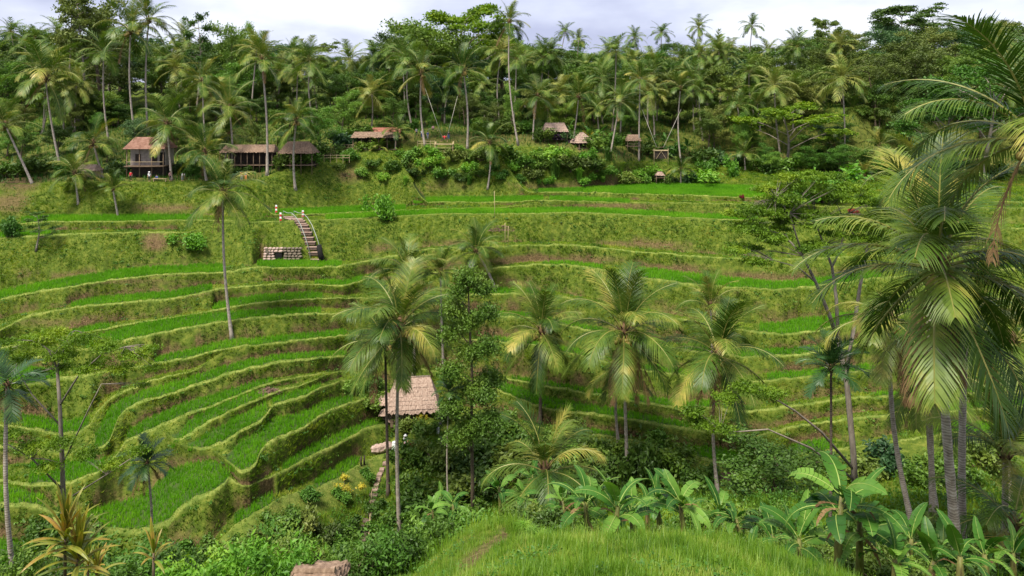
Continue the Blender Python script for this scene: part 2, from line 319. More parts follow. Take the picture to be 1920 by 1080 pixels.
# terrace levels, uphill to downhill: edge line (photo pixels), height (m below eye), tread depth in pixels, where the tread exists,
# and the stretches planted with rice
LV = [
 dict(n='T1', e=[(960,361),(1018,362),(1110,362),(1177,365),(1280,367),(1360,370),(1460,373),(1600,376),(1920,380)], z=[(0,-14.4)], w=[(960,3),(1100,8),(1165,17),(1280,21),(1460,18),(1920,12)], x=(955,3000),
      rice=[(1010,1480,'wide pale green rice field at the foot of the shrubby bank and the forest')]),
 dict(n='T2', e=[(760,383),(840,380),(940,381),(1020,377),(1187,381),(1280,382),(1400,384),(1600,390),(1920,392)], z=[(0,-15.3)], w=[(760,8),(1020,9),(1150,5),(1300,4),(1920,4)], x=(765,3000),
      rice=[(775,1018,'narrow dark green rice strip just below the shrubby bank'),(1030,1180,'short rice strip directly below the wide pale rice field')]),
 dict(n='T2b', e=[(470,406),(573,404),(630,401),(713,397),(797,394),(900,391),(1010,388)], z=[(0,-15.9)], w=[(470,6),(560,11),(720,9),(900,5),(1010,2)], x=(480,985),
      rice=[(495,760,'rice strip behind the top of the concrete stairs')]),
 dict(n='T3', e=[(0,424),(93,417),(200,417),(300,415),(383,413),(480,418),(570,415),(603,414),(722,408),(840,402),(960,403),(1067,400),(1157,403),(1280,410),(1400,415),(1500,420),(1700,424),(1920,430)], z=[(0,-16.5),(600,-16.4),(1000,-16.3)], w=[(0,10),(200,11),(400,8),(600,8),(960,9),(1280,8),(1920,8)], x=(-3000,3000),
      rice=[(40,380,'long rice strip at the foot of the grassy slope below the tiled house'),(610,1420,'long thin rice strip along the crest of the big grassy bank')]),
 dict(n='T3b', e=[(0,448),(100,441),(200,438),(263,437),(330,437),(400,438)], z=[(0,-17.4)], w=[(0,9),(200,6),(330,4),(400,2)], x=(-3000,385), rice=[(0,95,'small rice strip beside the crooked little tree')]),
 dict(n='E3', e=[(0,563),(70,549),(143,537),(215,526),(287,518),(360,514),(423,512),(480,503),(560,503),(633,502),(655,498),(675,493),(730,482),(807,468),(940,462),(1053,460),(1140,467),(1187,472),(1280,480),(1370,486),(1447,489),(1560,484),(1700,478),(1920,470)],
      z=[(0,-20.8),(560,-20.8),(820,-19.2),(2000,-19.2)], w=[(0,14),(143,16),(300,15),(420,14),(470,4),(490,13),(630,11),(680,3),(807,4),(940,6),(1060,6),(1280,5),(1500,5),(1920,5)], x=(-3000,3000),
      rice=[(0,421,'long curved rice strip under the brown cut at the foot of the weedy bank'),(482,640,'rice strip in front of the stone wall at the stair foot')]),
 dict(n='E4', e=[(0,622),(30,604),(67,590),(120,581),(183,573),(250,568),(317,563),(367,553),(400,546),(440,541),(500,535),(567,533),(617,538),(647,538),(680,527),(697,520),(800,514),(870,510),(940,503),(993,498),(1053,498),(1107,503),(1190,520),(1240,527),(1280,533),(1347,538),(1453,545),(1513,540),(1580,532),(1647,523),(1920,505)],
      z=[(0,-22.0),(560,-22.0),(850,-20.9),(2000,-20.9)], w=[(0,20),(60,6),(120,4),(140,12),(300,14),(395,12),(430,6),(500,6),(580,6),(617,10),(690,8),(720,3),(940,5),(1053,6),(1140,8),(1203,17),(1280,19),(1453,14),(1640,13),(1920,8)], x=(-3000,3000),
      rice=[(135,397,'rice strip below the pale curved bund'),(590,680,'small rice patch where the dirt path meets the terraces'),(1195,1650,'long rice ribbon crossing behind the pale branching tree'),(1020,1130,'thin rice strip behind the upright coconut crowns')]),
 dict(n='E5', e=[(0,655),(80,641),(150,628),(230,612),(300,600),(400,584),(443,576),(500,568),(600,562),(700,560),(800,557),(907,553),(993,552),(1100,565),(1200,585),(1300,605),(1400,622),(1470,630),(1530,623),(1597,607),(1700,590),(1920,570)],
      z=[(0,-23.0)], w=[(0,8),(120,10),(200,10),(300,3),(395,3),(405,14),(500,14),(600,12),(700,6),(907,10),(993,9),(1100,6),(1300,6),(1430,16),(1500,26),(1600,18),(1920,8)], x=(-3000,3000),
      rice=[(125,205,'tiny rice patch above the feathery tree'),(398,603,'rice strip crossed by the pale palm trunk'),(880,1000,'rice patch behind the small leaning palm'),(1425,1640,'rice patch seen through the pale branching tree trunks')]),
 dict(n='E6', e=[(0,682),(80,670),(160,657),(250,637),(333,620),(423,605),(440,602),(500,595),(593,590),(700,590),(800,592),(900,592),(1000,598),(1100,620),(1200,642),(1300,660),(1400,672),(1500,668),(1600,650),(1750,630),(1920,615)],
      z=[(0,-23.8),(500,-23.8),(900,-24.6)], w=[(0,8),(160,20),(250,24),(333,22),(423,16),(500,13),(600,12),(700,6),(900,8),(1200,8),(1300,10),(1460,13),(1920,8)], x=(-3000,3000),
      rice=[(160,602,'broad rice band rising toward the pale palm trunk'),(930,1140,'rice strip behind the coconut crowns over the gully'),(1280,1520,'rice strip behind the wide drooping palm')]),
 dict(n='E7', e=[(0,726),(60,722),(103,714),(150,705),(200,698),(287,685),(367,670),(440,654),(500,648),(567,640),(633,633),(720,630),(800,632),(900,640),(1000,650),(1100,672),(1200,695),(1300,710),(1400,718),(1500,712),(1600,700),(1750,685),(1920,670)],
      z=[(0,-25.8),(500,-25.8),(900,-26.6)], w=[(0,30),(60,30),(100,22),(130,5),(280,5),(300,13),(440,15),(500,12),(640,11),(700,5),(1000,10),(1200,10),(1460,14),(1920,10)], x=(-3000,3000),
      rice=[(0,112,'rounded rice patch under the feathery tree crown'),(290,442,'rice strip ending at the foot of the pale palm trunk'),(447,650,'rice strip just right of the pale palm trunk foot'),(930,1120,'rice strip between the two tall coconut palms'),(1200,1330,'rice strip beside the wide drooping palm'),(1440,1640,'rice patch next to the dark fan palm')]),
 dict(n='E7b', e=[(0,800),(30,803),(80,812),(110,819),(150,814),(170,798),(183,775),(200,757),(230,738),(290,714),(360,696),(430,682)], z=[(0,-27.0)], w=[(0,25),(50,26),(150,24),(170,18),(200,10),(300,8),(430,2)], x=(-3000,395),
      rice=[(40,166,'rice patch behind the bund that hooks round the left trunk'),]),
 dict(n='T8b', e=[(880,700),(917,705),(1000,722),(1100,740),(1200,757),(1280,770),(1333,767),(1400,776),(1500,762),(1600,748),(1800,742),(1920,738)], z=[(0,-27.5)], w=[(880,3),(1000,9),(1100,10),(1200,14),(1280,14),(1333,14),(1500,9),(1920,12)], x=(905,3000),
      rice=[(960,1130,'rice strip running down behind the tall coconut palms'),(1175,1345,'rice strip crossing behind the trunk of the wide drooping palm'),(1640,1920,'rice strip behind the tall pale trunks')]),
 dict(n='E8', e=[(0,838),(60,843),(120,850),(175,848),(195,840),(205,830),(214,808),(222,788),(237,767),(262,757),(300,749),(353,731),(400,713),(467,692),(533,680),(640,670),(700,674),(780,690),(860,706),(917,728),(973,750),(1023,769),(1073,776),(1140,783),(1200,793),(1280,806),(1347,815),(1420,820),(1500,800),(1600,786),(1750,775),(1920,765)],
      z=[(0,-27.2),(600,-27.2),(900,-28.6)], w=[(0,8),(100,9),(160,8),(180,30),(205,58),(222,42),(240,26),(300,21),(400,17),(533,14),(640,10),(700,4),(880,6),(917,20),(1000,22),(1140,16),(1280,14),(1347,8),(1500,8),(1780,12),(1920,14)], x=(-3000,3000),
      rice=[(178,650,'long rice band that hooks round the pale bund at its lower end'),(905,1290,'long rice band sweeping down beside the gully'),(1760,1920,'rice strip right of the leaning pale trunks')]),
 dict(n='E9', e=[(0,905),(60,914),(133,909),(187,888),(222,852),(235,830),(250,825),(283,810),(333,787),(400,763),(480,732),(533,714),(600,701),(660,697),(720,720),(800,750),(900,775),(1000,800),(1070,817),(1140,821),(1220,833),(1297,860),(1347,871),(1397,884),(1450,880),(1500,856),(1553,850),(1620,838),(1700,828),(1780,816),(1850,819),(1920,815)],
      z=[(0,-28.0),(600,-28.0),(900,-30.0)], w=[(0,30),(70,44),(150,38),(200,18),(225,6),(245,20),(283,26),(333,24),(400,20),(480,14),(533,6),(620,3),(900,4),(1040,8),(1073,13),(1140,12),(1230,4),(1290,18),(1347,28),(1400,26),(1450,8),(1487,26),(1553,26),(1600,8),(1770,24),(1850,22),(1920,12)], x=(-3000,3000),
      rice=[(55,195,'rice patch under the drooping branches of the feathery tree'),(240,512,'rice band inside the hooked bund'),(1055,1160,'small rice patch beside the thick leafy column on the palm trunk'),(1285,1400,'rice patch at the foot of the wide drooping palm'),(1470,1560,'rice patch behind the broken banana leaves'),(1755,1870,'rice patch between the tall pale trunks and the right palms')]),
 dict(n='E10', e=[(325,845),(340,832),(353,820),(375,805),(393,794),(412,784),(440,771),(467,760),(507,743),(533,733),(600,714),(660,706)], z=[(0,-28.7)], w=[(325,12),(353,26),(400,26),(467,21),(507,13),(560,6),(660,2)], x=(318,600),
      rice=[(322,500,'rice band second inside the hooked bund')]),
 dict(n='E11', e=[(335,852),(362,849),(393,843),(433,823),(470,805),(490,794),(500,780),(508,768),(520,760),(573,746),(600,730),(640,716),(700,716)], z=[(0,-29.4)], w=[(335,6),(365,16),(400,30),(433,30),(485,34),(500,24),(540,14),(573,14),(620,8),(700,2)], x=(345,680),
      rice=[(352,500,'rice band above the kinked grassy bund'),(512,600,'rice strip behind the pile of cut branches')]),
 dict(n='E12', e=[(425,893),(447,892),(468,884),(480,874),(487,855),(500,838),(527,823),(567,807),(590,790),(613,774),(640,764),(690,748),(760,742)], z=[(0,-30.3)], w=[(425,20),(447,56),(480,66),(490,50),(527,36),(567,30),(613,20),(640,16),(690,8),(760,2)], x=(420,735),
      rice=[(424,660,'wide rice band bounded by the thick straw-coloured bund')]),
 dict(n='E13', e=[(0,950),(60,952),(110,962),(160,985),(200,1000),(260,1000),(317,985),(333,965),(360,942),(400,927),(420,912),(430,898),(445,905),(480,905),(540,885),(567,868),(633,838),(690,806),(740,795),(800,800)], z=[(0,-31.4)], w=[(0,36),(70,34),(110,8),(160,20),(200,46),(277,66),(317,92),(360,76),(400,60),(425,24),(440,4),(500,4),(535,18),(567,22),(633,22),(690,14),(800,3)], x=(-3000,775),
      rice=[(0,82,'rice patch behind the thin left trunk'),(165,430,'large oval rice field with a rounded end'),(530,722,'rice strip leading to the thatched hut garden')]),
 dict(n='E14', e=[(0,1100),(80,1085),(140,1075),(250,1085),(380,1050),(440,990),(465,979),(500,957),(530,935),(597,920),(640,900),(665,882),(700,860),(760,855)], z=[(0,-32.4)], w=[(0,80),(80,55),(110,20),(250,10),(380,10),(450,28),(500,36),(520,12),(590,20),(640,30),(665,22),(700,5),(760,2)], x=(-3000,735),
      rice=[(0,95,'rice field under the thin left trunk'),(440,512,'small sunken rice patch beside a brown earth cut'),(590,672,'small rice patch beside the stepping stone path')]),
]
rows = []           # each: Y, Z, riser, bund, bare, mud, noise amplitude
ROWKIND = []
def row(Y, Z, riser=0., bund=0., bare=0., mud=0., amp=0., kind='slope'):
    b = lambda v: np.broadcast_to(np.asarray(v, float), (NC,)).copy()
    rows.append([b(Y), b(Z), b(riser), b(bund), b(bare), b(mud), b(amp)]); ROWKIND.append(kind)

# behind: forest slope
XT = [-640, 0, 600, 1100, 1400, 1600, 1900, 2560]
def zt(v): return np.interp(PX, XT, v)
edgeY = ip([(0,122),(480,122),(560,129),(640,136),(760,139),(900,139),(1100,137),(1150,136),(1200,146),(1300,152),(1920,154)])
edgey = ip([(0,344),(200,341),(480,338),(560,305),(640,289),(760,276),(900,277),(1000,277),(1100,288),(1150,305),(1200,303),(1300,306),(1500,318),(1920,330)])
edgeZ = (YH - edgey) / F * edgeY
backY = edgeY + ip([(0,9),(500,9),(700,6),(1100,8),(1920,10)])
backZ = edgeZ + ip([(0,0.5),(500,0.6),(640,1.5),(760,2.5),(1000,2.5),(1100,2.0),(1300,2.4),(1920,3)])
far = [(700, [20,20,20,22,24,34,40,40]), (480, [16,16,16,18,20,32,38,38]), (360, [12,12,12,12,15,28,32,32]), (290, [8,8,9,8,10,21,24,24]), (240, [4,4,5,4,6,13,16,16]), (212, [2,2,3,1,2,8,10,10]), (190, [-1,-1,1,-1.5,-1,4,5,5]), (172, [-3.5,-3.5,-1.5,-3.5,-3.5,-0.5,0.5,0.5])]
for Yv, z in far: row(Yv, zt(z), amp=1.0, kind='forest')
for s_ in (0.35, 0.7, 1.0):
    row(172 + (backY - 172) * s_, zt(far[-1][1]) + (backZ - zt(far[-1][1])) * s_, bare=0.25, amp=0.5, kind='forest')
for s_ in (0.25, 0.5, 0.75): row(backY + (edgeY - backY) * s_, backZ + (edgeZ - backZ) * s_ ** 2, bare=0.45, amp=0.15, kind='forest')
row(edgeY, edgeZ, amp=0.2)
pY, pZ = edgeY.copy(), edgeZ.copy()
PAD = []
for k, lv in enumerate(LV):
    wob = fnoise(PX * 0.018, k * 7.7, 40 + k, 3) * 1.6 + vnoise(PX * 0.09, k * 3.1, 70 + k) * 1.0 + vnoise(PX * 0.27, k * 2.3, 90 + k) * 0.8
    e_ = ip(lv['e']) + wob * np.clip((ip(lv['e']) - 300) / 400, 0.25, 1.0)
    z_ = ip(lv['z']) * S
    wd = ip(lv['w']) * 1.12 + 1.2
    p = np.clip(np.minimum(PX - lv['x'][0], lv['x'][1] - PX) / 80 + 0.5, 0, 1); p = p * p * (3 - 2 * p)
    # height of the tread that shows the traced tread depth below a riser of natural steepness
    q_ = (e_ - wd - YH) / F
    r_ = np.clip(0.45 + 0.15 * (pZ - z_), 0.45, 1.0)
    zc = -q_ * (pY - r_ * pZ) / (1 + q_ * r_)
    if k > 0:
        wt = np.clip((p - 0.15) / 0.5, 0, 1) + 1e-4
        ker = np.exp(-0.5 * (np.arange(-60, 61) / 14.0) ** 2); ker /= ker.sum()
        num = np.convolve(np.pad(zc * wt, 60, mode='edge'), ker, 'valid'); den = np.convolve(np.pad(wt, 60, mode='edge'), ker, 'valid')
        z_ = np.minimum(num / den, pZ - 0.12)
    Ye = F * -z_ / (e_ - YH); Yb = F * -z_ / (e_ - wd - YH)
    drop = np.maximum(pZ - z_, 0.05)
    if 'DBG' in globals(): print(lv['n'], [(int(x), round(float(np.interp(x, PX, z_)), 1), round(float(np.interp(x, PX, Ye)), 1)) for x in (0, 250, 430, 600, 780, 1050, 1280, 1500, 1800) if lv['x'][0] < x < lv['x'][1]])
    Yb = np.minimum(Yb, pY - 0.16 * drop); Ye = np.minimum(Ye, Yb - 0.12)
    tread = Yb - Ye
    bh = 0.14 * np.clip(tread / 2.0, 0.15, 1); bw = np.minimum(0.55, tread * 0.35) * (1 + 0.5 * vnoise(PX * 0.02, k, 5))
    P0 = (pY.copy(), pZ.copy())
    bl = lambda Y, Z: (P0[0] + (Y - P0[0]) * p, P0[1] + (Z - P0[1]) * p)
    amp = np.clip(drop * 0.10, 0.03, 0.45) * p
    hang = np.clip(drop / 4, 0, 1)
    bv = np.clip(0.72 + 0.6 * fnoise(PX * 0.012, k * 5.3, 55 + k, 3), 0.12, 1) * np.clip((p - 0.55) * 3, 0, 1)
    bh = bh * (1 + 0.7 * vnoise(PX * 0.11, k * 1.7, 31 + k))
    runm = (pY - Yb) / drop
    for s_ in (0.06, 0.18, 0.34, 0.5, 0.66, 0.82, 0.94):
        Y = pY + (Yb - pY) * (s_ ** 0.8); Z = pZ + (z_ - pZ) * (s_ ** (1.0 + 0.25 * hang))
        low = np.clip((s_ - 0.30) / 0.5, 0, 1)
        steep = np.clip(1.35 - runm, 0.15, 1.0)
        row(*bl(Y, Z), riser=(0.25 + 0.25 * low) * steep * p + 0.08, amp=amp, kind='riser')
    row(*bl(Yb, z_), riser=0.5 * p, amp=0.0, kind='riser')
    isr = np.zeros(NC)
    for a_, b_, lab in lv['rice']: isr = np.maximum(isr, ((PX >= a_) & (PX <= b_)).astype(float))
    for s_ in (0.08, 0.5, 0.95):
        row(*bl(Yb + (Ye + bw - Yb) * s_, z_ - 0.02), mud=isr, amp=0.0, kind='tread')
    row(*bl(Ye + bw * 0.75, z_ + bh * p), bund=0.9 * bv, amp=0.05, kind='bund')
    row(*bl(Ye + bw * 0.12, z_ + bh * p), bund=1.0 * bv, amp=0.05, kind='bund')
    row(*bl(Ye - 0.02, z_ + bh * 0.6 * p), bund=0.8 * bv, amp=0.05, kind='bund')
    PAD.append((lv, Yb.copy(), (Ye + bw).copy(), z_.copy()))
    pY = P0[0] + (Ye - 0.02 - P0[0]) * p; pZ = P0[1] + (z_ + bh * 0.6 * p - P0[1]) * p
# near side
def nz_(Y, pts): return Y, (YH - ip(pts)) / F * Y
near = [
 nz_(45.0, [(0,1096),(560,1088),(680,1075),(760,1040),(900,975),(1100,940),(1500,935),(1920,935)]),
 nz_(35.0, [(0,1112),(560,1105),(700,1095),(900,1020),(1100,985),(1300,1000),(1500,1035),(1920,1050)]),
 nz_(27.0, [(0,1112),(560,1120),(760,1080),(900,1040),(1100,1020),(1300,1040),(1500,1085),(1920,1110)]),
 nz_(23.5, [(0,1125),(600,1125),(780,1080),(840,1022),(900,985),(950,976),(990,995),(1060,1030),(1200,1060),(1500,1090),(1920,1100)]),
 nz_(20.5, [(0,1140),(600,1135),(770,1085),(820,1045),(870,1004),(930,985),(965,985),(1010,1012),(1100,1060),(1300,1090),(1500,1105),(1920,1120)]),
 nz_(18.0, [(0,1160),(600,1160),(760,1110),(820,1070),(900,1032),(960,1020),(1040,1045),(1200,1075),(1500,1110),(1920,1140)]),
 nz_(16.0, [(0,1180),(700,1180),(800,1095),(870,1064),(960,1028),(1040,1016),(1120,1018),(1200,1018),(1300,1024),(1400,1046),(1480,1068),(1560,1105),(1700,1150),(1920,1160)]),
 nz_(14.5, [(0,1190),(700,1190),(800,1110),(870,1078),(930,1045),(990,1012),(1060,1003),(1130,1011),(1200,1003),(1290,1006),(1380,1022),(1470,1046),(1560,1082),(1640,1120),(1920,1160)]),
 nz_(13.0, [(0,1200),(700,1190),(800,1115),(870,1090),(930,1065),(1000,1036),(1100,1030),(1180,1038),(1240,1026),(1320,1026),(1420,1048),(1500,1072),(1580,1105),(1700,1150),(1920,1170)]),
 nz_(11.5, [(0,1210),(700,1200),(820,1110),(900,1088),(980,1064),(1100,1058),(1200,1062),(1300,1058),(1400,1072),(1500,1100),(1600,1140),(1920,1180)]),
 nz_(10.0, [(0,1220),(700,1210),(820,1120),(920,1096),(1100,1092),(1300,1092),(1450,1105),(1600,1160),(1920,1190)]),
 (6.0, np.full(NC, -5.0)), (2.5, np.full(NC, -2.4)), (-4.0, np.full(NC, -1.7)), (-30.0, np.full(NC, -1.0)),
]
fz = np.minimum(pZ, near[0][1]) - 1.6
fY = 0.5 * (pY + 45)
for s_ in (0.35, 0.7): row(pY + (fY + 2 - pY) * s_, pZ + (fz - pZ) * s_, riser=0.3, amp=0.25, kind='near')
row(fY + 2, fz, riser=0.3, amp=0.2, kind='near'); row(fY - 2, fz, riser=0.3, amp=0.2, kind='near')
lY, lZ = fY - 2, fz
for Yk, Zk in near:
    nsub = 3 if Yk > 20 else (4 if Yk > 9 else 1)
    for q in range(1, nsub + 1):
        s_ = q / nsub
        row(lY + (Yk - lY) * s_, lZ + (Zk - lZ) * s_, riser=0.18 if Yk > 24 else 0.05, amp=(0.3 if Yk > 24 else 0.07) if Yk > 9 else 0, kind='near' if Yk > 9 else 'under')
    lY, lZ = np.full(NC, float(Yk)), Zk

RA = np.array(rows)                      # (NR, 7, NC)
GY, GZ = RA[:, 0], RA[:, 1]
NR = len(rows)
KIND = np.array(ROWKIND)
# columns fan out from the viewpoint down to the near slope; behind it they run parallel
GX = (PX - CX)[None, :] / F * np.maximum(GY, 6.0)
GX[GY < 6.0] *= (1 + (6.0 - GY[GY < 6.0]) * 0.25)
amp = RA[:, 6]
nA = fnoise(GX * 0.55, GY * 0.55 + GZ * 0.6, 1, 3); nB = fnoise(GX * 0.5 + 40, GZ * 0.9 + GY * 0.3, 2, 3)
big = fnoise(GX * 0.11, GY * 0.11, 9, 2)
GZ = GZ + amp * nA + np.where((KIND == 'forest')[:, None], amp * big * 1.5, 0)
GY = GY + np.where((KIND == 'riser')[:, None], amp * nB * 0.7, 0)
PYX = YH - F * GZ / np.maximum(GY, 3.0)      # projected row of every terrain vertex, to lay out bare earth
PXX = np.broadcast_to(PX, GY.shape)
bare = RA[:, 4].copy()
# bare earth: cx, cy, rx, ry, strength
for cx, cy, rx, ry, st in [(290,453,27,19,1),(310,390,60,9,.9),(655,330,28,15,.9),(380,405,40,5,.7),(30,330,60,30,.9),(20,380,40,20,.8),(150,515,200,5,.8),(330,500,90,6,.9),(220,528,160,5,.6),
        (1200,457,90,7,.9),(1260,463,60,6,.8),(1000,487,80,9,.9),(1100,487,80,8,.7),(850,457,45,5,.8),(705,463,35,7,.9),(690,505,30,9,.6),(720,520,22,7,.9),(1150,385,90,4,.8),(950,384,40,3,.6),
        (1240,505,70,8,.8),(1150,350,60,9,.9),(1060,348,130,6,.7),(820,350,70,5,.5),(1420,520,120,8,.8),(1620,508,70,10,.9),(1500,600,70,12,.6),(330,550,70,8,.7),(80,605,50,8,.5),(260,935,55,9,.9),(300,900,20,22,.8),
        (500,905,14,34,.9),(345,1020,40,14,.8),(1400,800,70,10,.5),(1230,745,70,5,.5),(1370,905,45,8,.7),(560,650,25,8,.5),(880,512,30,10,.6),(900,640,40,8,.6),(640,398,40,3,.5),(1090,275,10,14,.9),(1000,560,40,6,.5)]:
    d = ((PXX - cx) / rx) ** 2 + ((PYX - cy) / ry) ** 2 + 0.5 * nA
    vis = (KIND != 'tread') & (KIND != 'under') & (KIND != 'bund')
    bare = np.maximum(bare, st * np.clip(1.3 - d, 0, 1) * (vis[:, None]))
# worn dirt track over the near mound
tr = [(868,1066),(900,1040),(925,1018),(945,1000)]
for i in range(len(tr) - 1):
    (x0, y0), (x1, y1) = tr[i], tr[i + 1]
    t_ = np.clip(((PXX - x0) * (x1 - x0) + (PYX - y0) * (y1 - y0)) / ((x1 - x0) ** 2 + (y1 - y0) ** 2), 0, 1)
    d = np.hypot(PXX - (x0 + (x1 - x0) * t_), PYX - (y0 + (y1 - y0) * t_))
    bare = np.maximum(bare, np.where((GY < 24) & (GY > 11), np.clip(1.6 - d / (7 + 6 * (PYX - 995) / 70), 0, 1), 0))
RISER, BUND, MUD = RA[:, 2], RA[:, 3], RA[:, 5]
V = np.stack([GX, GY, GZ], -1).reshape(-1, 3)
ii = np.arange(NR * NC).reshape(NR, NC)
Q = np.stack([ii[:-1, :-1], ii[1:, :-1], ii[1:, 1:], ii[:-1, 1:]], -1).reshape(-1, 4)
hill = np_mesh('terraced_hillside', V, Q, M['ground'], True)
ca = hill.color_attributes.new('surf', 'FLOAT_COLOR', 'POINT')
ca.data.foreach_set('color', np.stack([RISER, BUND, bare, MUD], -1).reshape(-1).astype(np.float32))
tag(obj('terraced_hillside', hill), kind='structure')

def col_of(px): return int(np.clip(np.searchsorted(PX, px), 0, NC - 1))
def ground_z(X, Y):
    c = col_of(CX + F * X / max(Y, 6.0)); y = GY[:, c][::-1]; z = GZ[:, c][::-1]
    return float(np.interp(Y, np.maximum.accumulate(y), z))
def hit(px, py, ymin=26.0, ymax=1e9):
    """ground point seen at a pixel: walk from near to far down that column"""
    c = col_of(px); Yc, Zc = GY[::-1, c], GZ[::-1, c]
    prev = None
    for Yv, Zv in zip(Yc, Zc):
        if Yv < ymin: continue
        yy = YH - F * Zv / Yv
        if yy <= py:
            if prev is not None and prev[2] > yy:
                t_ = (prev[2] - py) / (prev[2] - yy); t_ = min(max(t_, 0), 1)
                Yv = prev[0] + (Yv - prev[0]) * t_
            break
        prev = (Yv, Zv, yy)
        if Yv > ymax: break
    X = (px - CX) / F * Yv
    return Vector((X, Yv, ground_z(X, Yv)))

# ------------------------------------------------------------------ grass, weeds and rice as real blades
def blades(P, H, W, nb, spread, tint, up=None, seed=1):
    """nb triangular blades round every point -> verts, tris, tint per vertex"""
    g = np.random.default_rng(seed); n = len(P)
    P = np.repeat(P, nb, 0); H = np.repeat(H, nb); W = np.repeat(W, nb); T = np.repeat(tint, nb)
    a_ = g.random(n * nb) * 2 * np.pi; l_ = g.random(n * nb) * spread
    hh = H * (0.65 + 0.6 * g.random(n * nb))
    d = np.stack([np.cos(a_), np.sin(a_), np.zeros_like(a_)], -1); sd_ = np.stack([-np.sin(a_), np.cos(a_), np.zeros_like(a_)], -1)
    b = P + d * (H * 0.18)[:, None] * g.random(n * nb)[:, None]
    tip = b + d * (hh * np.sin(l_))[:, None]; tip[:, 2] += hh * np.cos(l_)
    if up is not None: tip += np.repeat(up, nb, 0) * hh[:, None]
    b1 = b - sd_ * (W / 2)[:, None]; b2 = b + sd_ * (W / 2)[:, None]
    b1[:, 2] -= 0.04; b2[:, 2] -= 0.04
    Vv = np.stack([b1, b2, tip], 1).reshape(-1, 3); Ff = np.arange(n * nb * 3).reshape(-1, 3)
    return Vv, Ff, np.repeat(np.clip(T + g.normal(0, 0.07, n * nb), 0, 1), 3)

def tuft_obj(name, Vv, Ff, T, mat, label, cat, group=None, parent=None):
    me = np_mesh(name, Vv, Ff, mat)
    at_ = me.attributes.new('tint', 'FLOAT', 'POINT'); at_.data.foreach_set('value', T.astype(np.float32))
    return tag(obj(name, me, parent), label, cat, group, 'stuff')

PXi = np.arange(NC)
for lv, Yb, Yi, z_ in PAD:
    for a_, b_, lab in lv['rice']:
        ids = PXi[(PX >= a_) & (PX <= b_)]
        ids = ids[(Yb - Yi)[ids] > 0.05]
        if len(ids) < 3: continue
        dep = (Yb - Yi)[ids]; dx = 3.0 * Yb[ids] / F; area = dep * dx
        tot = area.sum(); n = int(min(tot * 26, 16000))
        c = nr.choice(ids, n, p=area / tot); u = nr.random(n); px = PX[c] + nr.random(n) * 3 - 1.5
        Y = Yb[c] - u * (Yb - Yi)[c] * 0.98 - 0.05
        # bring the patch ends to a ragged taper
        P = np.stack([(px - CX) / F * Y, Y, z_[c]], -1)
        tint = 0.5 + 0.25 * vnoise(P[:, 0] * 0.25, P[:, 1] * 0.35, 3) + nr.normal(0, 0.08, n)
        Vv, Ff, T = blades(P, np.full(n, 0.40), np.full(n, 0.055), 4, 0.5, tint, seed=len(lab))
        tuft_obj('rice_crop', Vv, Ff, T, M['rice'], lab, 'rice field', 'rice fields on the terraces')

# quads of the terrain, for scattering
C0 = V.reshape(NR, NC, 3)
A = C0[:-1, :-1]; B = C0[1:, :-1]; D = C0[:-1, 1:]; Cc = C0[1:, 1:]
AR = np.linalg.norm(np.cross(B - A, D - A), axis=-1)
NRM = np.cross(B - A, D - A); NRM /= np.maximum(np.linalg.norm(NRM, axis=-1, keepdims=True), 1e-9); NRM *= np.sign(NRM[..., 2:3] + 1e-9)
def cell(a_): return 0.25 * (a_[:-1, :-1] + a_[1:, :-1] + a_[:-1, 1:] + a_[1:, 1:])
cB, cBu, cM, cR = cell(bare), cell(BUND), cell(MUD), cell(RISER)
cpx = cell(np.array(PXX)); cY = cell(GY)
inx = (cpx > -120) & (cpx < 2040)
soiln = cell(fnoise(GX * 0.45, GY * 0.3 + GZ * 0.5, 21, 3))
def scatter(dens, n_max):
    wgt = (AR * dens).ravel(); tot = wgt.sum(); n = int(min(tot, n_max))
    k = nr.choice(len(wgt), n, p=wgt / tot); i, j = np.unravel_index(k, AR.shape)
    u, v = nr.random((n, 1)), nr.random((n, 1))
    P = A[i, j] * (1 - u) * (1 - v) + B[i, j] * u * (1 - v) + D[i, j] * (1 - u) * v + Cc[i, j] * u * v
    return P, i, j
kr = KIND[:-1]
is_k = lambda *ks: np.isin(kr, ks)[:, None]
soilmask = np.clip(1.15 - np.clip(cR * 1.5 + soiln * 0.9 - 0.25, 0, 1) * 1.3, 0.06, 1) * (1 - 0.93 * np.clip(cB * 1.2, 0, 1))
base = inx & (cY > 40) & (cY < 150)
# short straw-green grass on the bunds
d = np.where(base & is_k('bund') & (cM < 0.5), 34.0, 0) * np.clip(cBu * 1.1, 0.25, 1)
P, i, j = scatter(d, 60000)
Vv, Ff, T = blades(P, 0.10 + 0.12 * nr.random(len(P)), np.full(len(P), 0.05), 3, 0.9, 0.5 + 0.45 * fnoise(P[:, 0] * 0.22, P[:, 1] * 0.4, 8, 3) + nr.normal(0, .1, len(P)), seed=2)
tuft_obj('bund_grass', Vv, Ff, T, M['bund'], 'short yellowish grass growing along the rims of the terraces', 'grass')
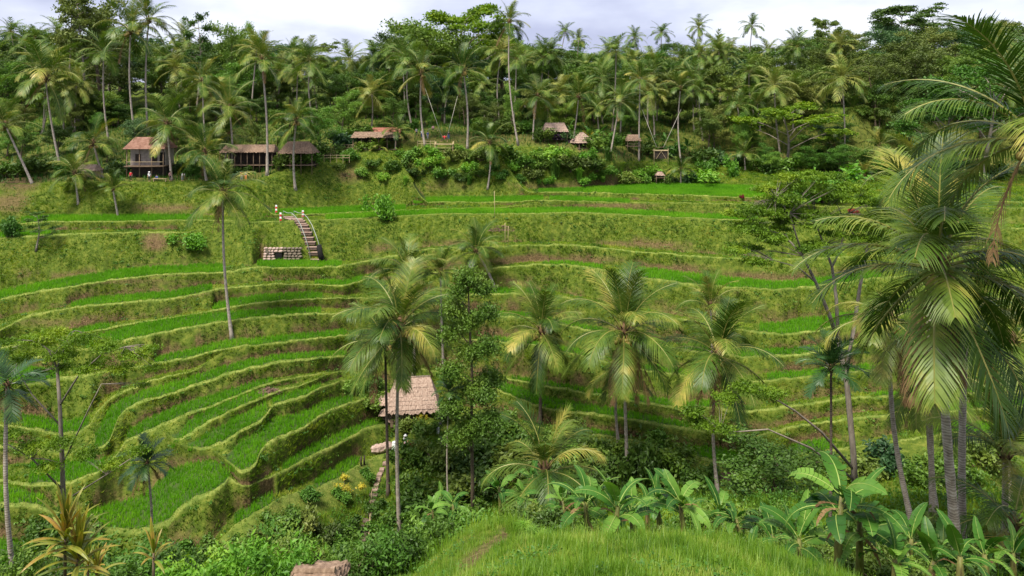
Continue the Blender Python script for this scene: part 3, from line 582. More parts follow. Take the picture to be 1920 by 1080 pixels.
# longer grass on the risers, banks and treads without rice
d = np.where(base & is_k('riser', 'tread', 'slope') & (cM < 0.3), 20.0, 0) * soilmask
P, i, j = scatter(d, 190000)
hgt = (0.20 + 0.26 * nr.random(len(P))) * (0.8 + 0.4 * vnoise(P[:, 0] * 0.3, P[:, 2] * 0.5, 4))
tn = 0.50 + 0.58 * fnoise(P[:, 0] * 0.22, P[:, 2] * 0.45 + P[:, 1] * 0.2, 12, 3) + nr.normal(0, 0.1, len(P))
up = NRM[i, j] * 0.45; up[:, 2] = -0.12
Vv, Ff, T = blades(P, hgt, np.full(len(P), 0.06), 4, 0.95, np.clip(tn, 0, 1), up, seed=3)
tuft_obj('bank_grass', Vv, Ff, T, M['grass'], 'uneven grass hanging over the terrace risers and banks', 'grass')

def leaves(P, size, tint, g, flat=0.5, asp=0.5):
    """kite-shaped leaves with a fold, n points"""
    n = len(P); a_ = g.random(n) * 2 * np.pi; t_ = (g.random(n) - 0.5) * np.pi * (1 - flat)
    d = np.stack([np.cos(a_) * np.cos(t_), np.sin(a_) * np.cos(t_), np.sin(t_)], -1)
    r_ = g.normal(size=(n, 3)) * (1 - flat) + np.array([0, 0, 1.0]) * flat
    s_ = np.cross(d, r_); s_ /= np.maximum(np.linalg.norm(s_, axis=1, keepdims=True), 1e-6)
    sz = size[:, None]
    up = np.cross(s_, d) * sz * 0.06
    q = np.stack([P - d * sz * 0.5, P + s_ * sz * asp * 0.5 + up, P + d * sz * 0.5, P - s_ * sz * asp * 0.5 + up], 1).reshape(-1, 3)
    return q, np.arange(n * 4).reshape(-1, 4), np.repeat(tint, 4)
# leafy weeds in clumps
d = np.where(base & is_k('riser', 'tread', 'slope') & (cM < 0.3), 1.0, 0) * soilmask * np.clip(0.35 + soiln * -0.2 + cell(fnoise(GX * 0.25, GZ * 0.5 + GY * 0.2, 33, 2)) * 1.1, 0.02, 1.5)
P, i, j = scatter(d, 11000)
n = len(P); m_ = 14
off = nr.normal(size=(n, m_, 3)) * np.array([0.20, 0.20, 0.12]); off[..., 2] = np.abs(off[..., 2]) + 0.08
sc_ = (0.5 + 1.1 * nr.random(n) ** 2)[:, None, None]
PP = (P[:, None, :] + NRM[i, j][:, None, :] * 0.08 + off * sc_).reshape(-1, 3)
tn = np.repeat(np.clip(0.5 + 0.4 * vnoise(P[:, 0] * 0.2, P[:, 2] * 0.4, 15) + nr.normal(0, 0.12, n), 0, 1), m_)
Vv, Ff, T = leaves(PP, 0.14 + 0.14 * nr.random(len(PP)), tn, nr)
tuft_obj('bank_weeds', Vv, Ff, T, M['weed'], 'leafy low weeds scattered over the terrace risers and banks', 'weeds')
# near slope: dense fine grass on the knoll and mound, rank growth further down
d = np.where(inx & (cY > 9.3) & (cY < 25) & (cpx > 700) & (cpx < 1700), 230.0 * (14 / np.maximum(cY, 9)) ** 1.2, 0) * (1 - 0.97 * np.clip(cB * 1.5, 0, 1))
P, i, j = scatter(d, 62000)
hp = (0.07 + 0.10 * nr.random(len(P)) ** 1.5) * (1.15 + 1.1 * fnoise(P[:, 0] * 1.6, P[:, 1] * 1.6, 6, 3))
Vv, Ff, T = blades(P, np.clip(hp * np.where(P[:, 1] > 16.8, 0.8, 1), 0.03, 0.34), 0.009 + 0.016 * nr.random(len(P)), 5, 1.3, 0.5 + 0.55 * fnoise(P[:, 0] * 0.8, P[:, 1] * 0.8, 7, 3) + nr.normal(0, .14, len(P)), seed=4)
tuft_obj('knoll_grass', Vv, Ff, T, M['knoll'], 'soft bright grass covering the knoll and the mound beside it', 'grass')
d = np.where(inx & is_k('near') & (cY > 24) & (cY < 90), 15.0, 0)
P, i, j = scatter(d, 42000)
Vv, Ff, T = blades(P, 0.35 + 0.4 * nr.random(len(P)), np.full(len(P), 0.05), 5, 0.9, 0.35 + 0.3 * fnoise(P[:, 0] * 0.3, P[:, 1] * 0.3, 17, 2), seed=6)
tuft_obj('gully_grass', Vv, Ff, T, M['grass'], 'rank grass on the slopes of the gully below the knoll', 'grass')
d = np.where(inx & is_k('near') & (cY > 26) & (cY < 90), 2.2, 0)
P, i, j = scatter(d, 9000); n = len(P); m_ = 16
off = nr.normal(size=(n, m_, 3)) * np.array([0.26, 0.26, 0.16]); off[..., 2] = np.abs(off[..., 2]) + 0.1
PP = (P[:, None, :] + off * (0.6 + 1.2 * nr.random(n) ** 2)[:, None, None]).reshape(-1, 3)
Vv, Ff, T = leaves(PP, 0.12 + 0.14 * nr.random(len(PP)), np.repeat(np.clip(0.45 + 0.4 * vnoise(P[:, 0] * 0.25, P[:, 1] * 0.3, 25) + nr.normal(0, 0.12, n), 0, 1), m_), nr)
tuft_obj('gully_weeds', Vv, Ff, T, M['weed'], 'leafy weeds covering the slopes of the gully', 'weeds')
# the knoll's own mix: taller bent tufts, dry stalks, small leafy weeds
kd = np.where(inx & (cY > 9.5) & (cY < 23) & (cpx > 780) & (cpx < 1620), 1.0, 0) * (1 - 0.97 * np.clip(cB * 1.5, 0, 1)) * np.clip(cell(fnoise(GX * 0.7, GY * 0.7, 61, 2)) * 2.2, 0, 1)
P, i, j = scatter(kd * 40, 2600)
Vv, Ff, T = blades(P, 0.22 + 0.2 * nr.random(len(P)), np.full(len(P), 0.016), 9, 0.9, 0.25 + 0.3 * nr.random(len(P)), seed=9)
tuft_obj('knoll_tufts', Vv, Ff, T, M['knoll'], 'taller darker grass tufts scattered over the knoll', 'grass')
P, i, j = scatter(np.where(kd >= 0, 1.0, 0) * np.where((cY > 9.5) & (cY < 23) & (cpx > 780) & (cpx < 1620), 14.0, 0), 1500)
Vv, Ff, T = blades(P, 0.25 + 0.2 * nr.random(len(P)), np.full(len(P), 0.007), 2, 0.7, np.full(len(P), 0.97), seed=10)
tuft_obj('dry_stalks', Vv, Ff, T, M['knoll'], 'thin straw-coloured stalks standing in the knoll grass', 'grass')
kw_ = np.where(inx & (cY > 9.5) & (cY < 23) & (cpx > 780) & (cpx < 1620), 1.0, 0) * np.clip(cell(fnoise(GX * 0.9 + 9, GY * 0.9, 71, 2)) * 2.5 - 0.35, 0, 1)
P, i, j = scatter(kw_ * 40, 1800); n = len(P); m_ = 10
off = nr.normal(size=(n, m_, 3)) * np.array([0.07, 0.07, 0.03]); off[..., 2] = np.abs(off[..., 2]) + 0.07
Vv, Ff, T = leaves((P[:, None, :] + off).reshape(-1, 3), 0.035 + 0.05 * nr.random(n * m_), np.repeat(nr.random(n) * 0.8, m_), nr, 0.6, 0.6)
tuft_obj('knoll_weeds', Vv, Ff, T, M['weed'], 'small broad leaved weeds in patches on the knoll', 'weeds')
d = np.where(inx & is_k('forest') & (cY > 120) & (cY < 200), 1.6, 0)
P, i, j = scatter(d, 26000)
Vv, Ff, T = blades(P, 0.4 + 0.7 * nr.random(len(P)), np.full(len(P), 0.12), 4, 0.9, 0.35 + 0.35 * fnoise(P[:, 0] * 0.2, P[:, 1] * 0.2, 18, 2), seed=7)
tuft_obj('forest_undergrowth', Vv, Ff, T, M['weed'], 'low undergrowth covering the ground beneath the forest trees', 'undergrowth')
# ------------------------------------------------------------------ coconut palms
def frond_mesh(name, elev, bend, nl, seed, lw, droop=0.55, llen=0.24, mats=('palm', 'rachis'), broken=False, seg=3):
    """unit-length frond growing along +X from the origin; elev = start angle, bend = how far it arches over (degrees)"""
    g = random.Random(seed); ns = 14; pts = []; tan = []
    p = Vector((0, 0, 0)); a0 = math.radians(elev)
    side = g.uniform(-0.18, 0.18)
    for i in range(ns + 1):
        t = i / ns; a_ = a0 - math.radians(bend) * t ** 1.25
        d = Vector((math.cos(a_), side * t, math.sin(a_))).normalized()
        pts.append(p.copy()); tan.append(d); p = p + d / ns
    mb = MB()
    mb.tube(pts, [0.011 * (1 - 0.85 * i / ns) + 0.001 for i in range(ns + 1)], 4, 1)
    twist = g.uniform(-0.35, 0.35)
    for k in range(nl):
        t = 0.14 + 0.86 * (k + g.uniform(-.3, .3)) / nl; t = min(max(t, 0.1), 0.995)
        f = t * ns; i = min(int(f), ns - 1); q = pts[i].lerp(pts[i + 1], f - i); d = tan[i].lerp(tan[i + 1], f - i).normalized()
        sd_ = d.cross(Vector((0, 0, 1)))
        if sd_.length < 0.15: sd_ = Vector((0, 1, 0))
        sd_.normalize(); upv = sd_.cross(d)
        for s_ in (-1, 1):
            if g.random() < (0.25 if broken else 0.035): continue
            ll = llen * (0.55 + 0.75 * math.sin(math.pi * min(1, 0.12 + t * 0.86)) ** 0.7) * g.uniform(0.85, 1.1)
            if t > 0.85: ll *= 1 - (t - 0.85) * 3.2
            dr = (sd_ * s_ * (0.8 + s_ * twist * 0.3) + d * (0.55 + 0.5 * t) + upv * g.uniform(-0.05, 0.35)).normalized()
            c = q.copy(); wd_ = lw * (0.9 if t > .1 else .6)
            nrm = upv; prev = None; vs = []
            for j in range(seg + 1):
                u = j / seg; ww = wd_ * (1 - u) ** 0.6 * (0.75 + 0.5 * math.sin(math.pi * min(u + .15, 1))) + 0.0008
                wv = dr.cross(nrm)
                if wv.length < 1e-3: wv = d.copy()
                wv.normalize()
                vs += [c - wv * ww / 2, c + wv * ww / 2]
                dr = (dr + Vector((0, 0, -1)) * droop * (0.35 + u) * (1.0 + (0.5 if broken else 0)) * 1.6 / seg).normalized()
                c = c + dr * ll / seg
            mb.add(vs, [(2 * j, 2 * j + 1, 2 * j + 3, 2 * j + 2) for j in range(seg)], 0)
    return mb.mesh(name, [M[mats[0]], M[mats[1]]], False)

CLS = [(84, 38), (72, 62), (58, 85), (42, 95), (24, 92), (4, 78), (-18, 58), (-42, 36)]      # start angle, arch
def frond_set(tagn, nl, lw, nvar, mats, droop, llen=0.24, seg=3):
    return [[frond_mesh('frond_' + tagn, e_ + random.Random(c * 9 + v).uniform(-5, 5), b_ * random.Random(c * 7 + v).uniform(0.8, 1.15), nl, c * 31 + v * 7 + nl, lw, droop * (1 if c > 1 else 0.45), llen, mats, seg=seg) for v in range(nvar)] for c, (e_, b_) in enumerate(CLS)]
FR_NEAR = frond_set('near', 54, 0.0125, 2, ('palm', 'rachis'), 0.75, 0.25)
FR_MID = frond_set('mid', 36, 0.0175, 3, ('palm', 'rachis'), 0.75, 0.235)
FR_FAR = frond_set('far', 20, 0.028, 2, ('palm_far', 'rachis'), 0.6, 0.23, 2)
FR_FAN = frond_set('dark', 26, 0.030, 1, ('fan', 'fan'), 0.12, 0.26, 2)
FR_DEAD = [frond_mesh('frond_dry', -66 + 8 * v, 22, 34, 900 + v, 0.012, 0.9, 0.17, ('palm_dead', 'palm_dead'), True) for v in range(3)]

def trunk_mesh(p0, p1, r0, r1, bow=(0, 0), n=9, seg=16, mat='trunk'):
    mb = MB(); pts = []; rad = []; d = p1 - p0
    for i in range(seg + 1):
        t = i / seg; b = math.sin(math.pi * t)
        pts.append(Vector((d.x * t + bow[0] * b, d.y * t + bow[1] * b, d.z * t)))
        fl = 0.7 * math.exp(-t * seg * 0.9)
        rad.append((r0 + (r1 - r0) * t) * (1 + fl) * (1 + 0.05 * (-1) ** i))
    mb.tube(pts, rad, n)
    return mb.mesh('trunk', M[mat], True)

def nut_mesh():
    mb = MB(); g = random.Random(4)
    for k in range(9):
        a_ = g.uniform(0, 6.28); r = g.uniform(0.05, 0.22)
        mb.ball((r * math.cos(a_), r * math.sin(a_), -0.1 - 0.34 * g.random()), 0.125, 7, 5, sc=(1, 1, 1.15))
    mb.tube([(0, 0, 0.12), (0, 0, -0.4)], 0.03, 5)
    return mb.mesh('coconut_bunch', M['coconut'], True)
NUT = nut_mesh()
def heart_mesh():
    mb = MB(); g = random.Random(9)
    mb.tube([(0, 0, -0.55), (0, 0, -0.2), (0, 0, 0.25), (0, 0, 0.7)], [0.15, 0.26, 0.24, 0.05], 8)
    for k in range(12):
        a_ = k * 2.4; h = -0.5 + 0.9 * k / 12; r = 0.22
        mb.tube([(r * math.cos(a_), r * math.sin(a_), h), (r * 2.1 * math.cos(a_), r * 2.1 * math.sin(a_), h + 0.35)], [0.07, 0.03], 4)
    return mb.mesh('crown_heart', M['fiber'], True)
HEART = heart_mesh()

def palm(crown, base, length, label, group=None, fr=None, nf=24, trunk_r=0.15, dead=2, nuts=0, hi=0, lo=7, name='coconut_palm', dark=False, bow=None, seed=None, lean=0.0):
    """crown / base: world points; length: frond length in metres; hi..lo: which frond classes are there"""
    fr = fr or FR_MID; g = random.Random(seed if seed is not None else hash((round(crown[0], 2), round(crown[1], 2))) & 0xffff)
    root = empty(name, base); tag(root, label, 'palm tree', group)
    d = Vector(crown) - Vector(base)
    if bow is None: bow = (g.uniform(-0.04, 0.04) * d.z, g.uniform(-0.03, 0.03) * d.z)
    obj('trunk', trunk_mesh(Vector(base) - Vector((0, 0, 0.35)), Vector(crown), trunk_r * 1.25, trunk_r * 0.8, bow, mat='trunk_dark' if dark else 'trunk'), root, (0, 0, -0.35))
    sc = length / 4.2
    obj('crown_heart', HEART, root, d, (0, 0, g.uniform(0, 6)), (sc * 0.9,) * 3)
    az = g.uniform(0, 6.28)
    for i in range(nf):
        u = (i + 0.5) / nf; c = hi + (lo - hi) * u + g.uniform(-0.5, 0.5); c = int(min(max(round(c), 0), 7))
        az += 2.39996 + g.uniform(-0.25, 0.25)
        me = g.choice(fr[c]); l_ = length * g.uniform(0.85, 1.08) * (0.86 if c == 0 else 1.0)
        fo = obj('frond', me, root, d + Vector((math.cos(az) * 0.14 * sc, math.sin(az) * 0.14 * sc, (0.25 - 0.5 * u) * sc)), (g.uniform(-0.12, 0.12), g.uniform(-0.12, 0.12), az), (l_, l_, l_))
    for i in range(dead):
        q = g.uniform(0, 6.28); l_ = length * g.uniform(0.7, 0.95)
        tag(obj('frond', g.choice(FR_DEAD), root, d + Vector((math.cos(q) * 0.2 * sc, math.sin(q) * 0.2 * sc, -0.3 * sc)), (0, 0, q), (l_, l_, l_)), 'dry brown hanging frond')
    for i in range(nuts):
        q = -1.57 + g.uniform(-1.9, 1.9); r = 0.36 * sc
        obj('coconut_bunch', NUT, root, d + Vector((math.cos(q) * r, math.sin(q) * r, -0.22 * sc)), (0, 0, q), (sc * 0.95,) * 3)
    return root

# whole crowns for the palms of the far forest, where single fronds are a few pixels wide
def crown_mesh(seed):
    g = random.Random(seed); Vs = []; Fs = []; mi = []; az = 0
    mb = MB()
    for i in range(20):
        u = (i + .5) / 20; c = int(min(max(round(0 + 7 * u + g.uniform(-.6, .6)), 0), 7)); az += 2.4 + g.uniform(-.3, .3)
        me = g.choice(FR_FAR[c]); l_ = g.uniform(0.85, 1.08) * (0.85 if c == 0 else 1)
        R_ = Matrix.Rotation(az, 4, 'Z') @ Matrix.Scale(l_, 4)
        b = len(mb.v); mb.v += [tuple(R_ @ v.co) for v in me.vertices]
        for pl in me.polygons: mb.f.append([b + k for k in pl.vertices]); mb.mi.append(pl.material_index)
    return mb.mesh('palm_crown', [M['palm_far'], M['rachis']])
CROWN = [crown_mesh(s_) for s_ in range(4)]
UNIT_TRUNK = [trunk_mesh(Vector((0, 0, 0)), Vector((q * 0.02, 0, 1)), 0.012, 0.008, (q * 0.03, 0), 7, 12) for q in (-1, 0.3, 1.2)]
def far_palm(crown, base, length, label, group, seed=0):
    g = random.Random(seed * 13 + 5)
    root = empty('coconut_palm', base); tag(root, label, 'palm tree', group)
    d = Vector(crown) - Vector(base)
    mb = trunk_mesh(Vector(base) - Vector((0, 0, 0.5)), Vector(crown), 0.19, 0.12, (g.uniform(-.05, .05) * d.z, 0), 6, 9)
    obj('trunk', mb, root, (0, 0, -0.5))
    obj('crown', CROWN[seed % 4], root, d, (g.uniform(-.1, .1), g.uniform(-.1, .1), g.uniform(0, 6.28)), (length, length, length * g.uniform(0.9, 1.1)))
    return root

def grow_palm(cpx, cpy, bpx, bpy_, fpx, label, Y=None, ymin=40, dY=0.0, far=False, group=None, seed=0, **kw):
    """a palm from its crown and foot pixels; its distance is that of the ground at its foot"""
    if Y is None:
        b = hit(bpx, bpy_, ymin)
    else:
        X = (bpx - CX) / F * Y; b = Vector((X, Y, ground_z(X, Y)))
    c = at(cpx, cpy, b.y + dY); l_ = fpx * b.y / F * 1.12
    if far: return far_palm(c, b, l_, label, group, seed)
    return palm(c, b, l_, label, group, seed=seed, **kw)

# ------------------------------------------------------------------ broadleaf trees
def tree_meshes(seed, H, kind, nleaf, leaf, mat, bark='bark', R0=0.22, spread=0.35, trunk_frac=0.45, nlimb=7):
    """unit tree of height H -> (trunk mesh, crown mesh); many small leaves in clumps on the limb ends"""
    g = random.Random(seed); gn = np.random.default_rng(seed); mb = MB(); cl = []
    top = Vector((g.uniform(-.06, .06) * H, g.uniform(-.06, .06) * H, H * (0.86 if kind != 'umbrella' else 0.72)))
    sp = []
    for i in range(9):
        t = i / 8; sp.append(Vector((top.x * t + 0.02 * H * math.sin(t * 5 + seed), top.y * t + 0.02 * H * math.cos(t * 4 + seed), top.z * t)))
    mb.tube(sp, [R0 * (1.25 - 1.1 * (i / 8)) * (1.5 if i == 0 else 1) for i in range(9)], 7)
    def sp_at(t): f = t * 8; i = min(int(f), 7); return sp[i].lerp(sp[i + 1], f - i)
    for k in range(nlimb):
        t = trunk_frac + (1 - trunk_frac) * (k + g.random() * 0.7) / nlimb; b = sp_at(min(t, 0.98)); az = k * 2.4 + g.uniform(-.5, .5)
        if kind == 'umbrella':
            ln = spread * H * g.uniform(0.75, 1.15) * (1.0 if t < 0.85 else 0.55); ele = g.uniform(0.5, 0.95)
        elif kind == 'airy':
            ln = spread * H * g.uniform(0.5, 1.0) * (1.15 - 0.6 * t); ele = g.uniform(0.2, 0.8)
        else:
            ln = spread * H * g.uniform(0.6, 1.1) * (1.2 - 0.55 * abs(t - 0.6) / 0.4); ele = g.uniform(0.15, 0.95)
        e_ = b + Vector((math.cos(az) * math.cos(ele), math.sin(az) * math.cos(ele), math.sin(ele))) * ln
        m1 = b.lerp(e_, 0.5) + Vector((0, 0, -0.06 * ln if kind != 'umbrella' else 0.05 * ln))
        r = R0 * (0.5 - 0.3 * t) + 0.02
        mb.tube([b, m1, e_], [r, r * 0.65, r * 0.25], 5, cap=False)
        nsub = 4 if kind == 'umbrella' else 3
        for j in range(nsub):
            q = m1.lerp(e_, g.random()); a2 = az + g.uniform(-1.2, 1.2); l2 = ln * g.uniform(0.25, 0.55)
            e2 = q + Vector((math.cos(a2), math.sin(a2), g.uniform(0.1, 0.7))) * l2
            mb.tube([q, e2], [r * 0.4, r * 0.12], 4, cap=False); cl.append((e2, g.uniform(0.6, 1.0)))
        cl.append((e_, 1.0))
        if kind == 'dense': cl.append((b.lerp(e_, 0.6), 1.15))
    cl.append((top, 0.9))
    if kind == 'dense': cl += [(sp_at(0.75), 1.3), (sp_at(0.9), 1.2)]
    rad = {'dense': 0.125, 'umbrella': 0.135, 'airy': 0.075}[kind] * H
    fl = {'dense': (1, 1, 0.72), 'umbrella': (1, 1, 0.26), 'airy': (1, 1, 0.6)}[kind]
    C = np.array([tuple(c) for c, _ in cl]); rr = np.array([q for _, q in cl]) * rad * (0.8 + 0.4 * gn.random(len(cl)))
    idx = gn.choice(len(cl), nleaf, p=rr ** 2 / (rr ** 2).sum())
    v = gn.normal(size=(nleaf, 3)); v /= np.linalg.norm(v, axis=1, keepdims=True); rr_ = gn.random(nleaf) ** (0.42 if kind != 'airy' else 0.6)
    # ragged clumps: push the shell in and out in lobes
    lob = 0.78 + 0.34 * np.sin(v[:, 0] * 5 + idx) * np.sin(v[:, 1] * 5 + idx * 2) + 0.14 * gn.normal(size=nleaf)
    P = C[idx] + v * (rr_ * rr[idx] * lob)[:, None] * np.array(fl)
    if kind == 'umbrella': P[:, 2] -= 0.25 * np.hypot(*(P - C[idx])[:, :2].T) ** 2 / rad
    q, f, t_ = leaves(P, leaf * (0.7 + 0.6 * gn.random(nleaf)), np.zeros(nleaf), gn, 0.35, 0.55)
    return mb.mesh('trunk', M[bark], True), np_mesh('crown', q, f, M[mat]), H

def shrub_mesh(seed, nleaf, leaf, mat, shape=(1, 1, 0.8), nclump=9, asp=0.5):
    g = np.random.default_rng(seed); cen = g.normal(size=(nclump, 3)) * np.array([0.36, 0.36, 0.22]) * np.array(shape); cen[:, 2] = np.abs(cen[:, 2]) + 0.28 * shape[2]
    r_ = 0.22 + 0.16 * g.random(nclump); idx = g.integers(0, nclump, nleaf); v = g.normal(size=(nleaf, 3)); v /= np.linalg.norm(v, axis=1, keepdims=True)
    P = cen[idx] + v * (r_[idx] * g.random(nleaf) ** 0.4 * (0.85 + 0.3 * g.normal(size=nleaf)))[:, None]
    P[:, 2] = np.maximum(P[:, 2], 0.02)
    q, f, t_ = leaves(P, leaf * (0.6 + 0.8 * g.random(nleaf)), np.zeros(nleaf), g, 0.4, asp)
    mb = MB(); gg = random.Random(seed)
    for c in cen: mb.tube([(gg.uniform(-.05, .05), gg.uniform(-.05, .05), -0.15), tuple(c * 0.5), tuple(c)], [0.03, 0.018, 0.008], 4, cap=False)
    return np_mesh('foliage', q, f, M[mat]), mb.mesh('stem', M['bark'], True)

def tree(T, base, H, label, group=None, rz=0.0, wide=1.0, name='broadleaf_tree', cat='tree'):
    tm, cm, h0 = T; s_ = H / h0
    root = empty(name, base, rz); root.scale = (s_ * wide, s_ * wide, s_); tag(root, label, cat, group)
    obj('trunk', tm, root, (0, 0, -0.15)); obj('crown', cm, root, (0, 0, -0.15))
    return root
def shrub(Sm, base, size, label, group=None, rz=0.0, tall=1.0, name='shrub', cat='shrub'):
    root = empty(name, base, rz); root.scale = (size, size, size * tall); tag(root, label, cat, group)
    obj('foliage', Sm[0], root); obj('stem', Sm[1], root)
    return root

DENSE = [tree_meshes(100 + k, 15, 'dense', n_, lf, mt, 'bark', 0.26, sp_, tf, nl_) for k, (n_, lf, mt, sp_, tf, nl_) in enumerate([
    (9000, 0.40, 'leaf_dark', 0.32, 0.26, 10), (9000, 0.36, 'leaf_mid', 0.34, 0.26, 10), (8000, 0.40, 'leaf_olive', 0.32, 0.30, 9),
    (9000, 0.38, 'leaf_dark', 0.36, 0.24, 10), (8000, 0.36, 'leaf_mid', 0.28, 0.26, 9), (8000, 0.36, 'leaf_light', 0.32, 0.28, 9), (8000, 0.4, 'leaf_blue', 0.32, 0.26, 9), (8000, 0.38, 'leaf_olive', 0.36, 0.28, 10)])]
UMB = [tree_meshes(200 + k, 14, 'umbrella', 11000, 0.34, mt, 'bark_pale', 0.2, sp_, 0.35, 9) for k, (mt, sp_) in enumerate([('leaf_feather', 0.42), ('leaf_light', 0.40), ('leaf_dark', 0.36)])]
AIRY = [tree_meshes(300 + k, 14, 'airy', 3600, 0.30, mt, 'bark_pale', 0.17, sp_, tf, 11) for k, (mt, sp_, tf) in enumerate([('leaf_mid', 0.26, 0.35), ('leaf_olive', 0.22, 0.5), ('leaf_light', 0.24, 0.3)])]
SH = {k: [shrub_mesh(400 + i * 10 + j, 1500, 0.15, mt) for j in range(2)] for i, (k, mt) in enumerate([('dark', 'leaf_dark'), ('mid', 'leaf_mid'), ('light', 'leaf_light'), ('bright', 'leaf_bright'), ('olive', 'leaf_olive'), ('blue', 'leaf_blue'), ('purple', 'leaf_purple'), ('red', 'leaf_red'), ('yellow', 'leaf_yellow')])}

def grass_clump(seed, n, mat, wd=0.035):
    g = random.Random(seed); mb = MB()
    for k in range(n):
        a_ = g.uniform(0, 6.28); l_ = g.uniform(0.7, 1.25); out_ = g.uniform(0.15, 0.75); b = Vector((g.uniform(-.15, .15), g.uniform(-.15, .15), -0.05))
        d = Vector((math.cos(a_), math.sin(a_), 0)); s_ = Vector((-d.y, d.x, 0)) * wd / 2
        m_ = b + d * out_ * 0.35 * l_ + Vector((0, 0, 0.65 * l_)); e_ = b + d * out_ * l_ * 1.0 + Vector((0, 0, (0.95 - 0.6 * out_) * l_))
        mb.add([b - s_, b + s_, m_ + s_, m_ - s_, e_], [(0, 1, 2, 3), (3, 2, 4)])
    return mb.mesh('blades', M[mat])
CLUMP = [grass_clump(1, 130, 'leaf_light'), grass_clump(2, 130, 'leaf_mid'), grass_clump(3, 110, 'leaf_bright')]
def clump(me, base, size, label, group):
    o = obj('grass_clump', me, None, base, (0, 0, rng.uniform(0, 6)), (size, size, size)); return tag(o, label, 'grass clump', group)
# ------------------------------------------------------------------ forest on the slope behind
sky_l = [(-640,60),(0,58),(60,48),(130,36),(200,45),(300,75),(400,66),(470,72),(520,80),(600,95),(640,105),(700,95),(760,48),(800,36),(860,36),(930,50),(980,75),(1050,80),(1130,84),(1200,84),(1300,82),(1420,78),(1480,76),(1520,62),(1600,48),(1680,46),(1750,42),(1850,36),(1920,34),(2560,34)]
def skyl(px): return float(np.interp(px, [q[0] for q in sky_l], [q[1] for q in sky_l]))
def cap_height(px, Y, z, H, off=0):
    zt_ = (YH - (skyl(px) + off)) / F * Y
    return min(H, zt_ - z)
g = random.Random(77)
LABD = {0: 'dense dark green tree of the forest behind the terraces', 1: 'rounded mid green tree of the forest behind the terraces', 2: 'olive green leafy tree of the forest behind the terraces', 3: 'broad dark green tree of the forest behind the terraces',
        4: 'narrow mid green tree of the forest behind the terraces', 5: 'light green leafy tree of the forest behind the terraces', 6: 'bluish green tree of the forest behind the terraces', 7: 'spreading olive green tree of the forest behind the terraces'}
nt_ = 0
def zone(x): return 'behind the tiled house and long shelter' if x < 640 else 'behind the swing palms' if x < 1000 else 'behind the far thatched huts' if x < 1320 else 'behind the feathery umbrella tree' if x < 1620 else 'behind the big right palms'
for Y, step, h0, h1 in [(262, 80, 17, 24), (240, 76, 15, 20), (220, 72, 11, 17), (203, 72, 11, 17), (188, 70, 8, 14), (175, 70, 7, 13), (164, 85, 6, 11)]:
    px = -160 + g.uniform(0, step)
    while px < 2090:
        x = px + g.uniform(-.3, .3) * step; yy = Y + g.uniform(-6, 6)
        px += step * g.uniform(0.8, 1.25)
        if Y < 180 and 60 < x < 620 and g.random() < 0.45: continue
        if Y < 170 and 740 < x < 1300 and g.random() < 0.5: continue
        X = (x - CX) / F * yy; z = ground_z(X, yy)
        H = g.uniform(h0, h1); H = cap_height(x, yy, z, H * 1.15, g.uniform(0, 26) if Y < 230 else g.uniform(-6, 12))
        if H < 4: continue
        k = g.choice([0, 1, 2, 3, 4, 6, 7, 1, 2, 7, 3]) if x > 1300 else g.choice([0, 1, 1, 2, 3, 4, 5, 6, 1])
        tree(DENSE[k], (X, yy, z), H, LABD[k].replace('of the forest behind the terraces', ('on the skyline ' if Y > 215 else 'in the forest ' if Y > 180 else 'at the forest foot ') + zone(x)), 'forest trees, ' + LABD[k].split(' tree')[0] + (' skyline ' if Y > 215 else ' middle ' if Y > 180 else ' foot ') + zone(x), g.uniform(0, 6.28), g.uniform(1.15, 1.55)); nt_ += 1
# forest palms: crown pixel, frond pixels, distance
FP = [(655,112,40,185),(702,108,40,180),(940,98,46,168),(1020,108,44,176),(1130,150,44,168),(1225,118,36,190),(1240,62,26,225),(1190,72,24,225),(1310,52,26,240),(1410,50,26,240),(1440,98,30,215),(1365,178,40,172),(1420,195,40,168),(1455,152,34,185),(1540,160,42,180),
      (1600,210,34,172),(1140,100,34,205),(1085,75,24,225),(1330,135,32,200),(1280,110,28,215),(1185,120,32,200),(60,110,40,190),(150,190,44,165),(330,130,44,180),(345,70,36,200),(20,60,36,215),(590,150,40,180),(525,135,42,178),(760,110,38,190),(1060,60,22,235),(1480,95,28,220),
      (1370,95,26,225),(620,180,36,170),(1120,205,38,160),(1050,175,44,160),(1310,170,38,165),(1680,195,34,190),(1830,150,40,180),(1870,90,36,195),(215,95,40,188),(110,60,34,210),(440,100,34,195),(730,160,38,175),(905,160,36,175),(985,120,36,185),(1240,175,36,172),(1190,165,36,175)]
gp = random.Random(8)
for k in range(62):      # more palms filling the forest, thinner to the right where broadleaf trees take over
    cx = gp.uniform(-40, 1480) if k % 6 else gp.uniform(1480, 1900); Y = gp.choice([152, 160, 168, 178, 190, 205]); cy = gp.uniform(88, 215) - (Y - 150) * 0.55
    cy = max(cy, skyl(cx) + gp.uniform(8, 40)); FP.append((cx, cy, gp.uniform(36, 52) * 165 / Y, Y))
for i, (cx, cy, fp, Y) in enumerate(FP):
    X = (cx + g.uniform(-12, 12) - CX) / F * Y
    far_palm(at(cx, cy, Y), (X, Y, ground_z(X, Y)), fp * Y / F * 1.15, 'coconut palm %s %s' % ('poking above the skyline' if Y > 205 else 'rising among the forest trees', zone(cx)), 'coconut palms in the forest ' + ('skyline ' if Y > 205 else '') + zone(cx), i)

